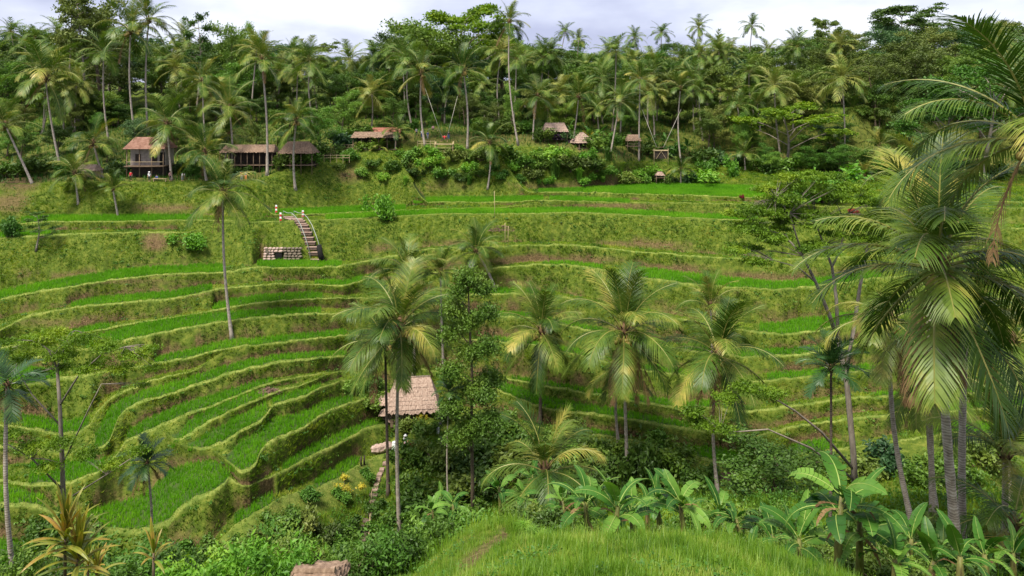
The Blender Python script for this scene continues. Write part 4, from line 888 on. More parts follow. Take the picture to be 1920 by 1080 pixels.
# named trees on and in front of the forest edge
def gtree(T, px, py, top, label, Y=None, ymin=100, wide=1.0, rz=0, name='broadleaf_tree', group=None):
    b = hit(px, py, ymin) if Y is None else Vector(((px - CX) / F * Y, Y, ground_z((px - CX) / F * Y, Y)))
    H = (YH - top) / F * b.y - b.z
    return tree(T, b, H, label, group, rz, wide, name)
gtree(AIRY[0], 372, 180, 4, 'tall sparse tree with open twiggy crown against the sky', Y=172, wide=0.75)
gtree(DENSE[1], 432, 180, 30, 'rounded tree with a dense crown standing above the palms', Y=178, wide=0.7, rz=1)
gtree(DENSE[5], 470, 180, 46, 'small bright crowned tree beside the rounded skyline tree', Y=185, wide=0.5, rz=2)
gtree(AIRY[1], 150, 170, -40, 'very tall pale trunk with thin high crown beside the skyline palms', Y=168, wide=0.9)
gtree(AIRY[1], 136, 170, -30, 'slender pale twin trunk with thin high crown', Y=172, wide=0.7, rz=2.2)
gtree(DENSE[2], 190, 170, -6, 'brownish olive tree crown behind the tall palms', Y=176, wide=0.9)
gtree(UMB[2], 580, 200, 60, 'flat layered dark tree on the skyline beside the sky gap', Y=195, wide=0.9)
gtree(UMB[0], 870, 200, -12, 'tall wide tree with layered crown touching the top of the sky', Y=190, wide=1.1)
gtree(DENSE[1], 800, 200, 24, 'large full tree crown above the swing palms', Y=182, wide=1.2, rz=.5)
gtree(UMB[2], 1690, 200, -14, 'flat topped umbrella tree standing above the forest ridge', Y=235, wide=1.2)
gtree(UMB[2], 1552, 200, 14, 'small dark layered tree on the forest ridge', Y=232, wide=0.6, rz=2)
gtree(UMB[0], 1480, 310, 180, 'wide feathery umbrella tree with pale branching trunks at the forest foot', Y=152, wide=1.5)
gtree(UMB[1], 1850, 320, 92, 'bright feathery layered tree in front of the right forest', Y=140, wide=1.15, rz=1)
gtree(UMB[1], 1770, 320, 150, 'lower bright feathery tree beside the layered tree', Y=146, wide=1.1, rz=3)
gtree(DENSE[5], 640, 300, 172, 'light green leafy tree above the brown roofed shelter', Y=146, wide=1.1)
gtree(DENSE[1], 735, 280, 178, 'leafy tree hanging over the brown roofed shelter', Y=148, wide=1.1, rz=2)
gtree(DENSE[5], 960, 270, 160, 'light leafy tree beside the tall leaning palm', Y=146, wide=0.7, rz=2)
gtree(DENSE[5], 600, 290, 205, 'bushy light green tree at the end of the long thatched shelter', Y=134, wide=1.3, rz=4)
gtree(DENSE[5], 1390, 340, 215, 'fresh green tree at the edge of the dark forest', Y=152, wide=0.6, rz=1)
gtree(DENSE[0], 1330, 300, 205, 'dark leafy tree beside the fresh green tree', Y=156, wide=0.9, rz=1)
gtree(DENSE[3], 1700, 330, 190, 'dark spreading tree behind the bright feathery trees', Y=160, wide=1.0, rz=1)
for i, (px, Y, top) in enumerate([(780,170,150),(860,172,165),(1010,172,150),(1110,172,160),(930,170,165),(1180,172,170),(1260,172,180),(40,140,235),(110,142,230),(200,138,262),(260,142,220),(330,142,228),(420,142,225),(480,142,230),(540,142,240)]):
    gtree(DENSE[(0, 3, 6, 4)[i % 4]], px, 250, top, 'dark understorey tree standing behind the shelters and swing', Y=Y, wide=1.2, rz=i, group='dark understorey trees')

# ------------------------------------------------------------------ palms in front of the forest and on the terraces (foot pixel gives the distance)
UP = [  # crown x, y, foot x, y, frond px, label, foot distance
 (85,145,113,290,76,'big palm with full crown leaning left above the small shed',136),(245,57,256,175,66,'tallest palm of the pair rising high above the tiled house',150),(279,38,278,170,54,'palm standing just behind the tallest pair palm',156),
 (10,235,62,346,56,'palm leaning left over the grassy slope below a bare earth cut',122),(175,268,195,338,54,'palm between the small shed and the tiled house',126),(380,150,386,215,48,'palm with drooping fronds behind the tiled house',146),
 (490,112,501,329,56,'tall straight palm in front of the long thatched shelter',124),(430,205,434,300,62,'palm with long hanging fronds over the thatched shelter',130),(313,232,322,340,62,'palm growing in front of the tiled house',123),
 (556,226,554,354,52,'slim palm with drooping crown standing on the grassy slope',None),(384,285,388,345,58,'bushy palm leaning beside the tiled house terrace',122.5),(140,325,147,380,46,'short young palm on the grassy slope below the shed',None),
 (212,355,222,406,36,'small young palm at the foot of the grassy slope',None),(430,250,420,300,46,'palm behind the long thatched shelter',136),
 (790,137,797,278,52,'palm holding the left swing rope',139.5),(868,132,876,281,56,'palm holding the right swing rope',138.5),(955,42,972,272,46,'very tall palm soaring above the forest edge',139),(918,268,914,352,46,'slim palm with upright crown on the shrubby bank',None),
 (1008,180,1000,262,46,'palm beside the first thatched hut of the far bank',141),(1085,182,1075,262,46,'palm behind the far bank thatched huts',146),(1163,188,1143,294,46,'yellowish palm with curved trunk at the end of the shrubby bank',None),(1200,152,1198,288,42,'straight palm beside the open bench hut',146),
 (1276,166,1278,290,38,'palm holding the rope of the nest swing',148),(1565,276,1566,318,42,'low spreading palm on the forest edge',152),(1650,274,1648,318,42,'low full palm beside the spreading forest edge palm',152),(1396,290,1398,342,36,'short palm near the edge of the wide rice field',148),
 (1277,318,1277,345,30,'squat palm at the corner of the wide rice field',140),(745,245,741,298,34,'young palm beside the brown roofed shelter',138.5),(712,276,712,294,24,'low cycad-like palm in front of the brown roofed shelter',138),(1620,330,1622,352,34,'low palm behind the yellow green tree',140)]
for i, (cx, cy, bx, by, fp, lab, Y) in enumerate(UP):
    sm = fp < 50
    grow_palm(cx, cy, bx, by, fp, lab, Y=Y, ymin=100, group='palms along the far bank', seed=i * 3 + 1, fr=FR_MID, nf=17, trunk_r=0.17 if not sm else 0.14, dead=1 if fp > 44 else 0, nuts=2 if fp > 50 else 0, hi=0, lo=6.6 if fp > 40 else 5)
grow_palm(418,362,436,637,74,'palm with drooping grey green crown and long pale trunk on the terraces',ymin=60,seed=21,nf=22,trunk_r=0.15,dead=4,hi=0,lo=7,nuts=2)
grow_palm(893,470,930,540,58,'small palm leaning left on the middle terraces',ymin=60,seed=22,nf=18,trunk_r=0.16,dead=0,hi=0,lo=5.5)
mid = [(750,612,750,1020,122,'foremost tall palm with pale trunk standing in front of the thatched hut',26,FR_NEAR,23,0.15,4,4,7),(722,640,728,932,96,'palm with dark upper trunk just left of the foremost tall palm',50,FR_MID,20,0.14,3,1,7),
 (765,515,775,700,85,'palm crown showing above and behind the foremost tall palm',70,FR_MID,16,0.15,0,0,4.5),(826,510,832,690,52,'smaller palm right behind the foremost palm crown',70,FR_MID,16,0.13,0,0,5),
 (1015,622,1013,795,92,'palm with dark bare upper trunk beside the feathery column tree',60,FR_NEAR,20,0.15,4,2,7),(1170,622,1178,912,122,'large palm carrying many coconuts over the gully',45,FR_NEAR,23,0.15,4,4,7),
 (1158,690,1160,830,74,'palm half hidden behind the coconut laden palm',60,FR_MID,14,0.13,2,0,7),(1347,664,1347,928,116,'palm with low wide drooping fronds and orange coconuts',40,FR_NEAR,20,0.14,3,2,7),
 (1332,572,1335,700,66,'upright young palm behind the wide drooping palm',60,FR_MID,12,0.13,0,0,3),(1022,880,1030,985,128,'young trunkless palm with long arching fronds among the bananas',30,FR_NEAR,14,0.16,1,0,5)]
for i, (cx, cy, bx, by, fp, lab, ym, fr_, nf_, tr_, dd, nn, lo_) in enumerate(mid):
    grow_palm(cx, cy, bx, by, fp, lab, ymin=ym, seed=60 + i, fr=fr_, nf=nf_, trunk_r=tr_, dead=dd, nuts=nn, hi=0, lo=lo_, dark=(i in (1, 4)))
rt = [(1757,498,1803,1110,235,'nearest big palm with long bent fronds and pale ringed trunk',25.5,23,0.15,3,3,7,0),(1812,585,1806,1030,190,'second big palm close behind the nearest big palm',30,17,0.14,3,1,7,0),(1668,600,1718,925,130,'palm with dark hanging fronds on a leaning thin trunk',38,16,0.12,5,1,7,2),
 (1945,255,2010,1110,250,'palm whose long fronds reach down over the right forest',21,18,0.16,2,2,7,0),(1885,850,1882,990,130,'young palm with upright fronds at the foot of the tall right palms',33,14,0.14,1,0,4.5,0),(1745,345,1750,1000,110,'palm crown behind the nearest big palm',41,16,0.13,1,0,5,0),
 (1900,980,1905,1075,140,'low palm with fronds sweeping over the right bananas',27,10,0.14,1,0,6,2),(1735,705,1757,930,110,'shaded lower palm between the tall right trunks',42,16,0.12,3,0,7,2),(1900,640,1895,950,120,'shaded palm behind the second big palm',44,16,0.13,2,0,7,1)]
for i, (cx, cy, bx, by, fp, lab, Y, nf_, tr_, dd, nn, lo_, hi_) in enumerate(rt):
    grow_palm(cx, cy, bx, by, fp, lab, Y=Y, seed=184 + i * 3, fr=FR_NEAR, nf=nf_, trunk_r=tr_, dead=dd, nuts=nn, hi=hi_, lo=lo_)
for i, (bx, by, tx, ty, Y) in enumerate([(1650,930,1662,640,40)]):
    pass
# dark feather palms (areca, sugar palm)
grow_palm(1558,690,1556,905,66,'dark spiky areca palm beside the pale branching tree',Y=38,seed=5,fr=FR_FAN,nf=20,trunk_r=0.07,dead=1,nuts=0,hi=0,lo=5.6,name='areca_palm',dark=True)
grow_palm(276,868,279,990,48,'shaggy palm with dry skirt standing before the oval rice field',Y=42,seed=6,fr=FR_FAN,nf=18,trunk_r=0.07,dead=7,nuts=0,hi=0,lo=6,name='areca_palm')
grow_palm(14,722,32,1105,66,'thin trunked palm with ragged dark crown at the picture edge of the terraces',Y=30,seed=7,fr=FR_FAN,nf=14,trunk_r=0.085,dead=6,nuts=0,hi=1,lo=7,name='areca_palm')
grow_palm(843,735,843,920,34,'slim areca palm in front of the thatched hut eave',Y=58,seed=8,fr=FR_FAN,nf=14,trunk_r=0.06,dead=2,nuts=0,hi=0,lo=6,name='areca_palm')

# ------------------------------------------------------------------ nearer broadleaf trees
def wtree(seed, H, paths, clumps, mat, nleaf, leaf, flat, r0, bark, base, label, name='feathery_tree', asp=0.5):
    """tree with hand-laid limbs: paths of (x, z, y) in metres from the foot; clumps (x, z, y, radius)"""
    mb = MB(); gg = random.Random(seed)
    for pts, ra, rb in paths:
        P = [Vector((p[0], p[2], p[1])) for p in pts]; mb.tube(P, [ra + (rb - ra) * i / (len(P) - 1) for i in range(len(P))], 7)
    gn = np.random.default_rng(seed); C = np.array([(c[0], c[2], c[1]) for c in clumps]); rr = np.array([c[3] for c in clumps])
    for c, r in zip(C, rr):          # twigs reach into every clump from the nearest limb point
        best = min((Vector((p[0], p[2], p[1])) for pts, _, _ in paths for p in pts[1:]), key=lambda q: (q - Vector(c)).length)
        for k in range(3):
            e_ = Vector(c) + Vector((gg.uniform(-.6, .6) * r, gg.uniform(-.6, .6) * r, gg.uniform(-.1, .1) * r))
            mb.tube([best, best.lerp(e_, 0.5) + Vector((0, 0, 0.1 * r)), e_], [0.02, 0.012, 0.005], 4, cap=False)
    idx = gn.choice(len(C), nleaf, p=rr ** 2 / (rr ** 2).sum()); v = gn.normal(size=(nleaf, 3)); v /= np.linalg.norm(v, axis=1, keepdims=True)
    lob = 0.8 + 0.35 * np.sin(v[:, 0] * 6 + idx) * np.cos(v[:, 1] * 6 + idx * 3) + 0.15 * gn.normal(size=nleaf)
    P = C[idx] + v * (gn.random(nleaf) ** 0.5 * rr[idx] * lob)[:, None] * np.array([1, 1, flat])
    q, f, t_ = leaves(P, leaf * (0.6 + 0.8 * gn.random(nleaf)), np.zeros(nleaf), gn, 0.3, asp)
    root = empty(name, base); tag(root, label, 'tree')
    obj('trunk', mb.mesh('trunk', M[bark], True), root); obj('crown', np_mesh('crown', q, f, M[mat]), root)
    return root
def pxm(base, Y):     # pixel -> metres from the foot, in the plane of the foot
    return lambda x, y, d=0.0: ((x - CX) / F * (Y + d) - base.x, (YH - y) / F * (Y + d) - base.z, d)
# pale branching feathery tree on the right
Y = 46.0; b = Vector(((1605 - CX) / F * Y, Y, ground_z((1605 - CX) / F * Y, Y))); m = pxm(b, Y)
foot = (0, -0.3, 0)
paths = [([foot, m(1600,850), m(1588,720), m(1572,640)], 0.21, 0.15), ([m(1572,640), m(1555,590,-.5), m(1530,530,-1), m(1505,480,-1.5), m(1470,440,-2)], 0.15, 0.05), ([m(1572,640), m(1568,560,.5), m(1560,500,1), m(1545,460,1.2), m(1530,420,1.5)], 0.13, 0.05),
 ([m(1586,700), m(1600,620,1), m(1612,540,1.5), m(1625,470,2), m(1630,400,2.5)], 0.16, 0.06), ([m(1560,500,1), m(1575,470,1.6), m(1590,400,2)], 0.08, 0.03), ([m(1505,480,-1.5), m(1480,400,-1.2), m(1455,370,-1)], 0.06, 0.025),
 ([m(1600,880), m(1540,810,-1), m(1490,770,-1.5), m(1440,740,-2)], 0.10, 0.04), ([m(1602,900), m(1520,840,-2), m(1440,805,-3), m(1350,812,-3.5)], 0.08, 0.03), ([m(1530,530,-1), m(1495,500,-2), m(1450,488,-2.5)], 0.06, 0.02), ([m(1625,470,2), m(1585,420,2.6), m(1560,360,3)], 0.05, 0.02)]
cl = [(*m(x, y, d), r) for x, y, d, r in [(1430,395,-1.5,1.5),(1470,372,-1,1.7),(1510,350,0,1.7),(1550,362,1,1.6),(1590,352,2,1.5),(1630,372,2.4,1.5),(1410,430,-2,1.3),(1450,445,-2.4,1.3),(1500,400,-.5,1.5),(1545,410,1.2,1.4),(1380,470,-2.4,1.0),(1420,490,-2.6,1.0),(1600,410,2,1.3),(1480,330,0,1.2),(1560,330,2,1.2),
      (1440,735,-2,1.2),(1400,725,-2.4,1.2),(1360,745,-2.6,1.0),(1350,800,-3.4,1.1),(1310,790,-3.6,1.1),(1300,770,-3.6,1.0)]]
ga = random.Random(44)
for _ in range(60):
    x = ga.uniform(1375, 1665); yt = 322 + ((x - 1530) / 150) ** 2 * 70; y = yt + ga.random() ** 1.0 * (165 - abs(x - 1530) * 0.5); cl.append((*m(x, y, ga.uniform(-2.5, 3)), ga.uniform(0.55, 1.15)))
wtree(5, 18, paths, cl, 'leaf_feather', 60000, 0.19, 0.26, 0.3, 'bark_pale', b, 'pale branching tree with flat feathery foliage beside the tall right palms', asp=0.42)
# airy feathery tree on the left
Y = 40.0; b = Vector(((120 - CX) / F * Y, Y, ground_z((120 - CX) / F * Y, Y))); m = pxm(b, Y)
paths = [([foot, m(119,950), m(116,850), m(112,760), m(107,690)], 0.16, 0.08), ([m(112,760), m(150,700,-.5), m(190,665,-1), m(235,650,-1)], 0.06, 0.02), ([m(107,690), m(90,655), m(70,640)], 0.05, 0.02), ([m(118,870), m(170,760,-1), m(190,720,-1.2)], 0.05, 0.02), ([m(115,800), m(60,740), m(30,690)], 0.05, 0.02), ([m(107,690), m(125,640), m(140,620)], 0.05, 0.015),
 ([m(120,940), m(200,890,-1.5), m(260,850,-2)], 0.05, 0.02), ([m(119,920), m(60,860,-1), m(10,830,-1.5)], 0.06, 0.02)]
cl = [(*m(x, y, d), r) for x, y, d, r in [(60,640,0,1.1),(100,625,0,1.2),(150,635,-.5,1.2),(200,650,-1,1.2),(250,665,-1,1.1),(285,690,-1.2,.8),(40,670,0,1.0),(120,665,0,1.1),(170,690,-.8,1.0),(225,690,-1,.9),(75,700,0,.9),(20,720,0,.8),(60,835,-1,1.1),(110,830,-1,1.1),(20,815,-1.5,1.0),(160,850,-1.2,1.0),(210,870,-1.5,.9),(260,845,-2,.8),(90,875,-1,.9)]]
for _ in range(16):
    x = ga.uniform(5, 290); cl.append((*m(x, 618 + abs(x - 120) * 0.2 + ga.uniform(0, 75), ga.uniform(-1.5, 1.5)), ga.uniform(0.45, 0.85)))
wtree(8, 12, paths, cl, 'leaf_feather', 22000, 0.15, 0.26, 0.2, 'bark_pale', b, 'thin airy tree with feathery flat foliage over the left terraces', asp=0.42)
# slender column tree beside the hut
Y = 58.0; b = Vector(((886 - CX) / F * Y, Y, ground_z((886 - CX) / F * Y, Y))); m = pxm(b, Y)
paths = [([foot, m(886,900), m(884,800), m(885,700), m(880,600), m(878,540)], 0.17, 0.06)] + [([m(884, y), m(884 + dx * .5, y - 22, dd * .5), m(884 + dx, y - 30, dd)], 0.06, 0.02) for y, dx, dd in [(820,40,-1),(790,-35,-.8),(740,38,.5),(720,-40,-.6),(680,30,-1),(650,-38,.4),(610,34,-.6),(590,-30,.3),(850,-30,-1)]]
cl = [(*m(x, y, d), r) for x, y, d, r in [(878,520,0,1.2),(860,545,0,1.0),(905,540,0,1.0),(850,580,.3,1.1),(915,585,-.6,1.1),(880,600,0,1.2),(845,625,.4,1.1),(915,650,-1,1.2),(880,660,0,1.2),(846,695,-.6,1.2),(920,710,.5,1.2),(885,730,0,1.3),(850,760,-.8,1.2),(922,790,-1,1.3),(880,800,-.6,1.3),(858,820,-1,1.1),(905,740,-.8,1.2)]]
wtree(9, 18, paths, [(*c[:3], c[3] * 1.2) for c in cl], 'leaf_mid', 38000, 0.20, 0.7, 0.2, 'bark', b, 'slender leafy tree covered in foliage from foot to top beside the hut', name='broadleaf_tree')
# thickly leaved column on the trunk of the coconut laden palm, bushes
def gshrub(kind, px, py, wpx, label, ymin=40, tall=1.0, group=None, Y=None, name='shrub', cat='shrub'):
    b = hit(px, py, ymin) if Y is None else Vector(((px - CX) / F * Y, Y, ground_z((px - CX) / F * Y, Y)))
    return shrub(SH[kind][int(px) % 2], b, wpx * b.y / F / 1.25, label, group, (px * 0.37) % 6.28, tall, name, cat)
gshrub('dark', 1190, 905, 66, 'dark leafy column of creeper growing round the palm trunk', 40, 1.9)
gshrub('bright', 366, 466, 46, 'round bright green bush alone on the weedy bank', 60, 0.95)
gshrub('bright', 722, 410, 42, 'upright leafy bush alone on the terrace rim', 80, 1.6)
gtree(AIRY[0], 70, 472, 386, 'crooked little tree on the left weedy bank', ymin=60, wide=1.5, name='broadleaf_tree')
gshrub('light', 15, 445, 40, 'leafy green bush at the left end of the terraces', 60, 1.5)
gshrub('bright', 1535, 376, 120, 'yellow green bushy tree over the right end of the top terraces', 80, 0.75, name='broadleaf_tree', cat='tree')
gtree(DENSE[1], 1440, 905, 815, 'round dark bush with yellow green shoots above the bananas', Y=50, wide=1.6, rz=2)
for i, (px, py, wpx) in enumerate([(690,282,34),(655,300,40),(770,300,44),(805,312,40),(850,300,40),(880,322,34),(905,300,44),(950,300,56),(985,312,44),(1010,300,40),(1040,300,46),(1070,318,54),(1095,300,36),(1120,318,40),(735,318,38),(830,335,40),(940,335,30),(1095,346,34),(1000,334,36),(965,320,34),(780,330,30),(700,312,28),(1145,326,30),(675,330,30),(720,338,26),(760,318,30),(815,290,30),(865,340,30),(900,330,26),(925,318,30),(975,340,26),(1025,345,26),(1055,290,30),(1115,335,26),(640,320,26),(1020,315,30),(860,285,26)]):
    k = ['mid', 'light', 'light', 'bright', 'olive', 'bright', 'dark'][i % 7]
    gshrub(k, px, py, wpx, 'leafy %s shrub on the steep bank below the swing' % {'mid': 'mid green', 'dark': 'dark green', 'light': 'light green', 'bright': 'fresh green', 'olive': 'olive'}[k], 112, 0.85, 'shrubs on the steep bank, ' + k)
for i, (px, py, s_) in enumerate([(945,300,34),(1040,330,46),(1060,305,34),(1110,312,34),(1000,325,26),(1085,335,30),(880,345,22),(1140,300,30),(760,345,20),(1130,340,24)]):
    b = hit(px, py, 112); clump(CLUMP[i % 3], b, s_ * b.y / F, 'tall arching grass clump on the steep bank', 'grass clumps on the bank')
for i, (px, Y, w_) in enumerate([(20,128,60),(70,131,60),(120,129,44),(215,128,40),(235,132,46),(330,130,40),(360,126,36),(460,128,30),(530,128,46),(585,130,50),(610,134,50),(640,140,50),(680,146,44),(770,150,30),(905,146,50),(945,146,50),(985,146,44),(1020,141,40),(1060,142,40),(1110,140,40),(1140,142,44),(1165,150,44),(1215,150,40),(1260,152,44),(1310,152,50),(1350,152,50),(1420,152,50),(1480,150,54),(1540,150,50),(1600,148,50),(1660,148,54),(1720,146,60),(1780,146,60),(1850,146,60),(1330,146,40),(1230,142,36),(1175,138,44),(1200,139,36),(1250,139,30),(1290,140,34),(1440,146,44)]):
    k = ['mid', 'dark', 'light', 'dark', 'blue', 'mid', 'light'][i % 7]
    gshrub(k, px, 0, w_, '%s bush at the foot of the forest trees' % {'mid': 'mid green', 'dark': 'dark green', 'light': 'light green', 'blue': 'bluish green'}[k], tall=0.9, group='bushes at the forest foot, ' + k, Y=Y)
gshrub('purple', 1035, 262, 34, 'dark purple leaved bush beside the far thatched hut', 120, 0.8); gshrub('purple', 1085, 272, 26, 'small purple leaved bush below the hipped far hut', 120, 0.8)
gshrub('yellow', 1107, 262, 14, 'narrow yellow leaved shrub beside the hipped far hut', 120, 2.2); gshrub('bright', 1195, 335, 60, 'pale leafy shrub at the end of the wide rice field', 120, 0.6); gshrub('bright', 1320, 345, 60, 'pale bushy shrub behind the wide rice field', 125, 0.7)
gshrub('bright', 1375, 330, 30, 'upright pale shrub behind the wide rice field', 125, 1.8)
gshrub('red', 1393, 371, 9, 'tiny red shrub on the wide rice field rim', 100, 1.0); gshrub('red', 1600, 400, 14, 'magenta flowering shrub below the yellow green tree', 70, 1.0)
# garden and gully bushes round the hut
for i, (px, py, w_, k) in enumerate([(740,800,46,'mid'),(765,812,40,'dark'),(800,812,40,'mid'),(835,790,40,'dark'),(700,760,40,'mid'),(690,735,40,'mid'),(660,735,34,'light'),(905,810,60,'dark'),(950,820,70,'mid'),(985,850,70,'mid'),(930,870,80,'mid'),(870,880,80,'dark'),(820,870,70,'dark'),(780,870,60,'mid'),(765,920,60,'mid'),(800,940,70,'mid'),(850,930,80,'dark'),(905,930,80,'dark'),
        (960,905,80,'dark'),(1060,830,60,'dark'),(1100,850,70,'dark'),(1140,860,60,'mid'),(1230,860,70,'light'),(1270,880,70,'mid'),(1215,900,70,'dark'),(1110,905,70,'dark'),(780,990,70,'mid'),(830,1000,80,'mid'),(720,1000,50,'light'),(770,1035,70,'light'),(720,1050,60,'mid'),(1310,905,60,'mid'),(1020,940,90,'dark'),(870,985,70,'mid'),(1490,880,60,'dark'),(1540,900,60,'mid'),(1670,880,70,'blue'),(1620,900,60,'dark'),(1840,880,80,'dark'),(1770,890,70,'mid'),(1720,900,60,'mid'),(1060,880,70,'light'),(650,1000,46,'mid'),(640,1040,50,'light'),(610,1010,46,'olive'),(700,960,36,'mid'),(640,940,36,'light'),(690,900,30,'light'),
        (560,990,60,'olive'),(575,940,40,'light'),(520,1000,60,'mid'),(470,1040,60,'olive'),(400,1050,60,'mid'),(350,1060,60,'light'),(90,1000,60,'mid'),(220,1050,60,'mid'),(160,1010,50,'olive')]):
    wz = 'beside the stepping stone path' if px < 730 and py > 890 else 'in the hut garden' if py < 825 and px < 860 else 'in the gully below the hut' if px < 900 else 'round the young trunkless palm' if px < 1080 else 'under the coconut laden palm' if px < 1330 else 'between the right palm trunks'
    if px < 600: wz = 'below the oval rice field'
    gshrub(k, px, py, w_ * 1.05, '%s bush %s' % ({'mid': 'mid green', 'dark': 'dark green', 'light': 'light green', 'blue': 'bluish green', 'olive': 'olive green'}[k], wz), 40, 0.95, 'thicket bushes %s, %s' % (wz, k))
gshrub('red', 778, 838, 13, 'red leaved shrub beside the person in the white hat', 40, 1.2); gshrub('yellow', 790, 785, 16, 'yellow leaved shrub under the hut eave', 40, 1.3); gshrub('yellow', 645, 925, 40, 'yellow leaved plant beside the stepping stone path', 40, 0.7); gshrub('red', 793, 1042, 12, 'red leaved plant beside the mound', 26, 1.0)

# ------------------------------------------------------------------ near plants
def leaf_strip(name, L_, W_, elev, bend, seed, mat, rib=None, tear=0.0, ns=12, fold=0.15, petiole=0.12, prof=None):
    g_ = random.Random(seed); mb = MB(); pts = []; dirs = []; p = Vector((0, 0, 0)); a0 = math.radians(elev)
    for i in range(ns + 1):
        t = i / ns; a_ = a0 - math.radians(bend) * t ** 1.4; d = Vector((math.cos(a_), 0.0, math.sin(a_))); pts.append(p.copy()); dirs.append(d); p = p + d * L_ / ns
    prof = prof or (lambda t: max(0.0, math.sin(math.pi * min(1, max(0, (t - petiole) / (1 - petiole))) ** 0.75)) ** 0.6)
    for s_ in (-1, 1):
        off = 0.0
        for i in range(ns):
            if (i + 0.5) / ns < petiole: continue
            if tear and g_.random() < tear: off = g_.uniform(-0.9, 0.15)
            gap = 0.12 if tear and g_.random() < tear else 0.0
            vs = []
            for j, gg in ((i, gap), (i + 1, -gap)):
                t = j / ns; q = pts[j] + (pts[min(j + 1, ns)] - pts[j]) * gg if gg > 0 else pts[j]
                up = dirs[j].cross(Vector((0, 1, 0))) * -1
                w_ = W_ / 2 * prof(t) * g_.uniform(0.94, 1.04)
                ed = Vector((0, s_, 0)) * w_ * math.cos(fold + off * 0.6) + up * w_ * (fold + off * 0.55) + dirs[j] * w_ * 0.18
                md = Vector((0, s_, 0)) * w_ * 0.5 + up * w_ * (fold * 1.1 + off * 0.12) * 0.7
                vs += [q, q + md, q + ed]
            mb.add(vs, [(0, 1, 4, 3), (1, 2, 5, 4)], 0)
    mb.tube([q_ - dirs[i] * 0 for i, q_ in enumerate(pts)], [max(0.004, W_ * 0.045 * (1 - 0.85 * i / ns)) for i in range(ns + 1)], 4, 1)
    return mb.mesh(name, [M[mat], M[rib or mat]], True)
BL = [leaf_strip('banana_leaf', 1.0, 0.30, e_, b_, 50 + i, 'banana', 'banana_rib', tr_, 14) for i, (e_, b_, tr_) in enumerate([(78, 55, 0.1), (66, 85, 0.25), (54, 100, 0.45), (42, 100, 0.3), (26, 95, 0.6), (60, 115, 0.75), (74, 70, 0.5), (84, 35, 0.1)])]
BLD = [leaf_strip('dry_banana_leaf', 1.0, 0.13, e_, b_, 70 + i, 'banana_dry', 'banana_dry', 0.6, 10) for i, (e_, b_) in enumerate([(20, 110), (-20, 60), (40, 130)])]
def banana(base, hs, n, ll, label, group=None, seed=0, dry=2):
    g_ = random.Random(seed); root = empty('banana_plant', base); tag(root, label, 'banana plant', group)
    lx, ly = g_.uniform(-.12, .12) * hs, g_.uniform(-.12, .12) * hs
    mb = MB(); mb.tube([(0, 0, -0.3), (lx * .4, ly * .4, hs * .5), (lx, ly, hs)], [0.13, 0.11, 0.06], 8)
    obj('stem', mb.mesh('stem', M['banana_stem'], True), root)
    az = g_.uniform(0, 6.28)
    for i in range(n):
        az += 2.4 + g_.uniform(-.35, .35); k = [0, 1, 2, 5, 3, 4, 5, 4, 3, 4][min(i, 9)] if g_.random() < 0.8 else g_.randrange(8)
        l_ = ll * g_.uniform(0.8, 1.12); t = 1.0 - 0.03 * i
        obj('leaf', BL[k], root, (lx * t, ly * t, hs * t), (g_.uniform(-.4, .4), g_.uniform(-.2, .25), az), (l_, l_ * g_.uniform(.85, 1.15), l_))
    for i in range(dry):
        q = g_.uniform(0, 6.28); l_ = ll * g_.uniform(0.45, 0.7)
        tag(obj('leaf', BLD[i % 3], root, (lx * .85, ly * .85, hs * g_.uniform(.7, .95)), (0, 0, q), (l_, l_, l_)), 'dry brown hanging leaf')
    return root
bn = [  # foot px, foot distance, stem m, leaves, leaf m, label
 (1568,19.5,2.6,9,2.0,'tall banana plant with torn upright leaves in front of the pale trunk',4),(1612,20.5,2.4,9,1.9,'banana plant with a broad low leaf beside the tall torn one',4),(1500,22,1.5,8,1.6,'banana plant with one large leaf at the edge of the knoll',2),(1680,19,1.0,8,1.6,None,1),(1740,20,1.1,8,1.6,None,1),(1800,19,1.2,8,1.5,None,1),(1850,21,1.3,8,1.5,None,1),
 (1700,24,1.7,8,1.8,None,1),(1640,25,1.4,8,1.8,None,1),(1770,26,1.5,8,1.7,None,1),(1440,27,1.5,8,1.7,None,1),(1390,28,1.7,8,1.7,None,1),(1340,29,1.8,8,1.7,None,1),(1285,27,1.9,9,1.7,'banana plant with clean upright leaves just behind the knoll crest',1),(1240,28,2.0,8,1.7,None,1),(1150,23,1.9,9,1.7,'banana plant with tall split leaves beside the young trunkless palm',3),(1105,24,1.8,9,1.7,'ragged banana plant with brown hanging leaves behind the mound',5),(1190,25,1.8,8,1.6,None,1),(1215,30,1.8,8,1.7,None,1),
 (1060,31,1.6,8,1.6,None,1),(985,36,2.0,8,1.6,None,3),(940,40,2.2,8,1.8,None,2),(850,44,2.0,8,1.8,None,1),(815,46,2.2,8,1.8,None,1),(1480,31,1.6,8,1.7,None,1),(1540,30,1.7,8,1.7,None,1),(1000,44,2.3,8,1.9,None,2),(830,58,2.4,8,2.0,None,1),(1900,24,1.2,8,1.6,None,1),(1310,24,0.9,7,1.4,None,0),(1405,24,0.8,7,1.4,None,0)]
def bz_(px, Y): return 'in the shade below the hut' if Y > 34 else 'at the foot of the tall right palms' if px > 1620 else 'right behind the knoll crest' if px > 1250 else 'beside the mound and young palm'
for i, (px, Y, hs, n_, ll, lab, dr) in enumerate(bn):
    X = (px - CX) / F * Y
    banana(Vector((X, Y, ground_z(X, Y))), hs * 0.95, n_, ll * (0.95 if lab else 0.76), lab or 'green banana plant ' + bz_(px, Y), None if lab else 'banana plants ' + bz_(px, Y), i * 5 + 2, dr)
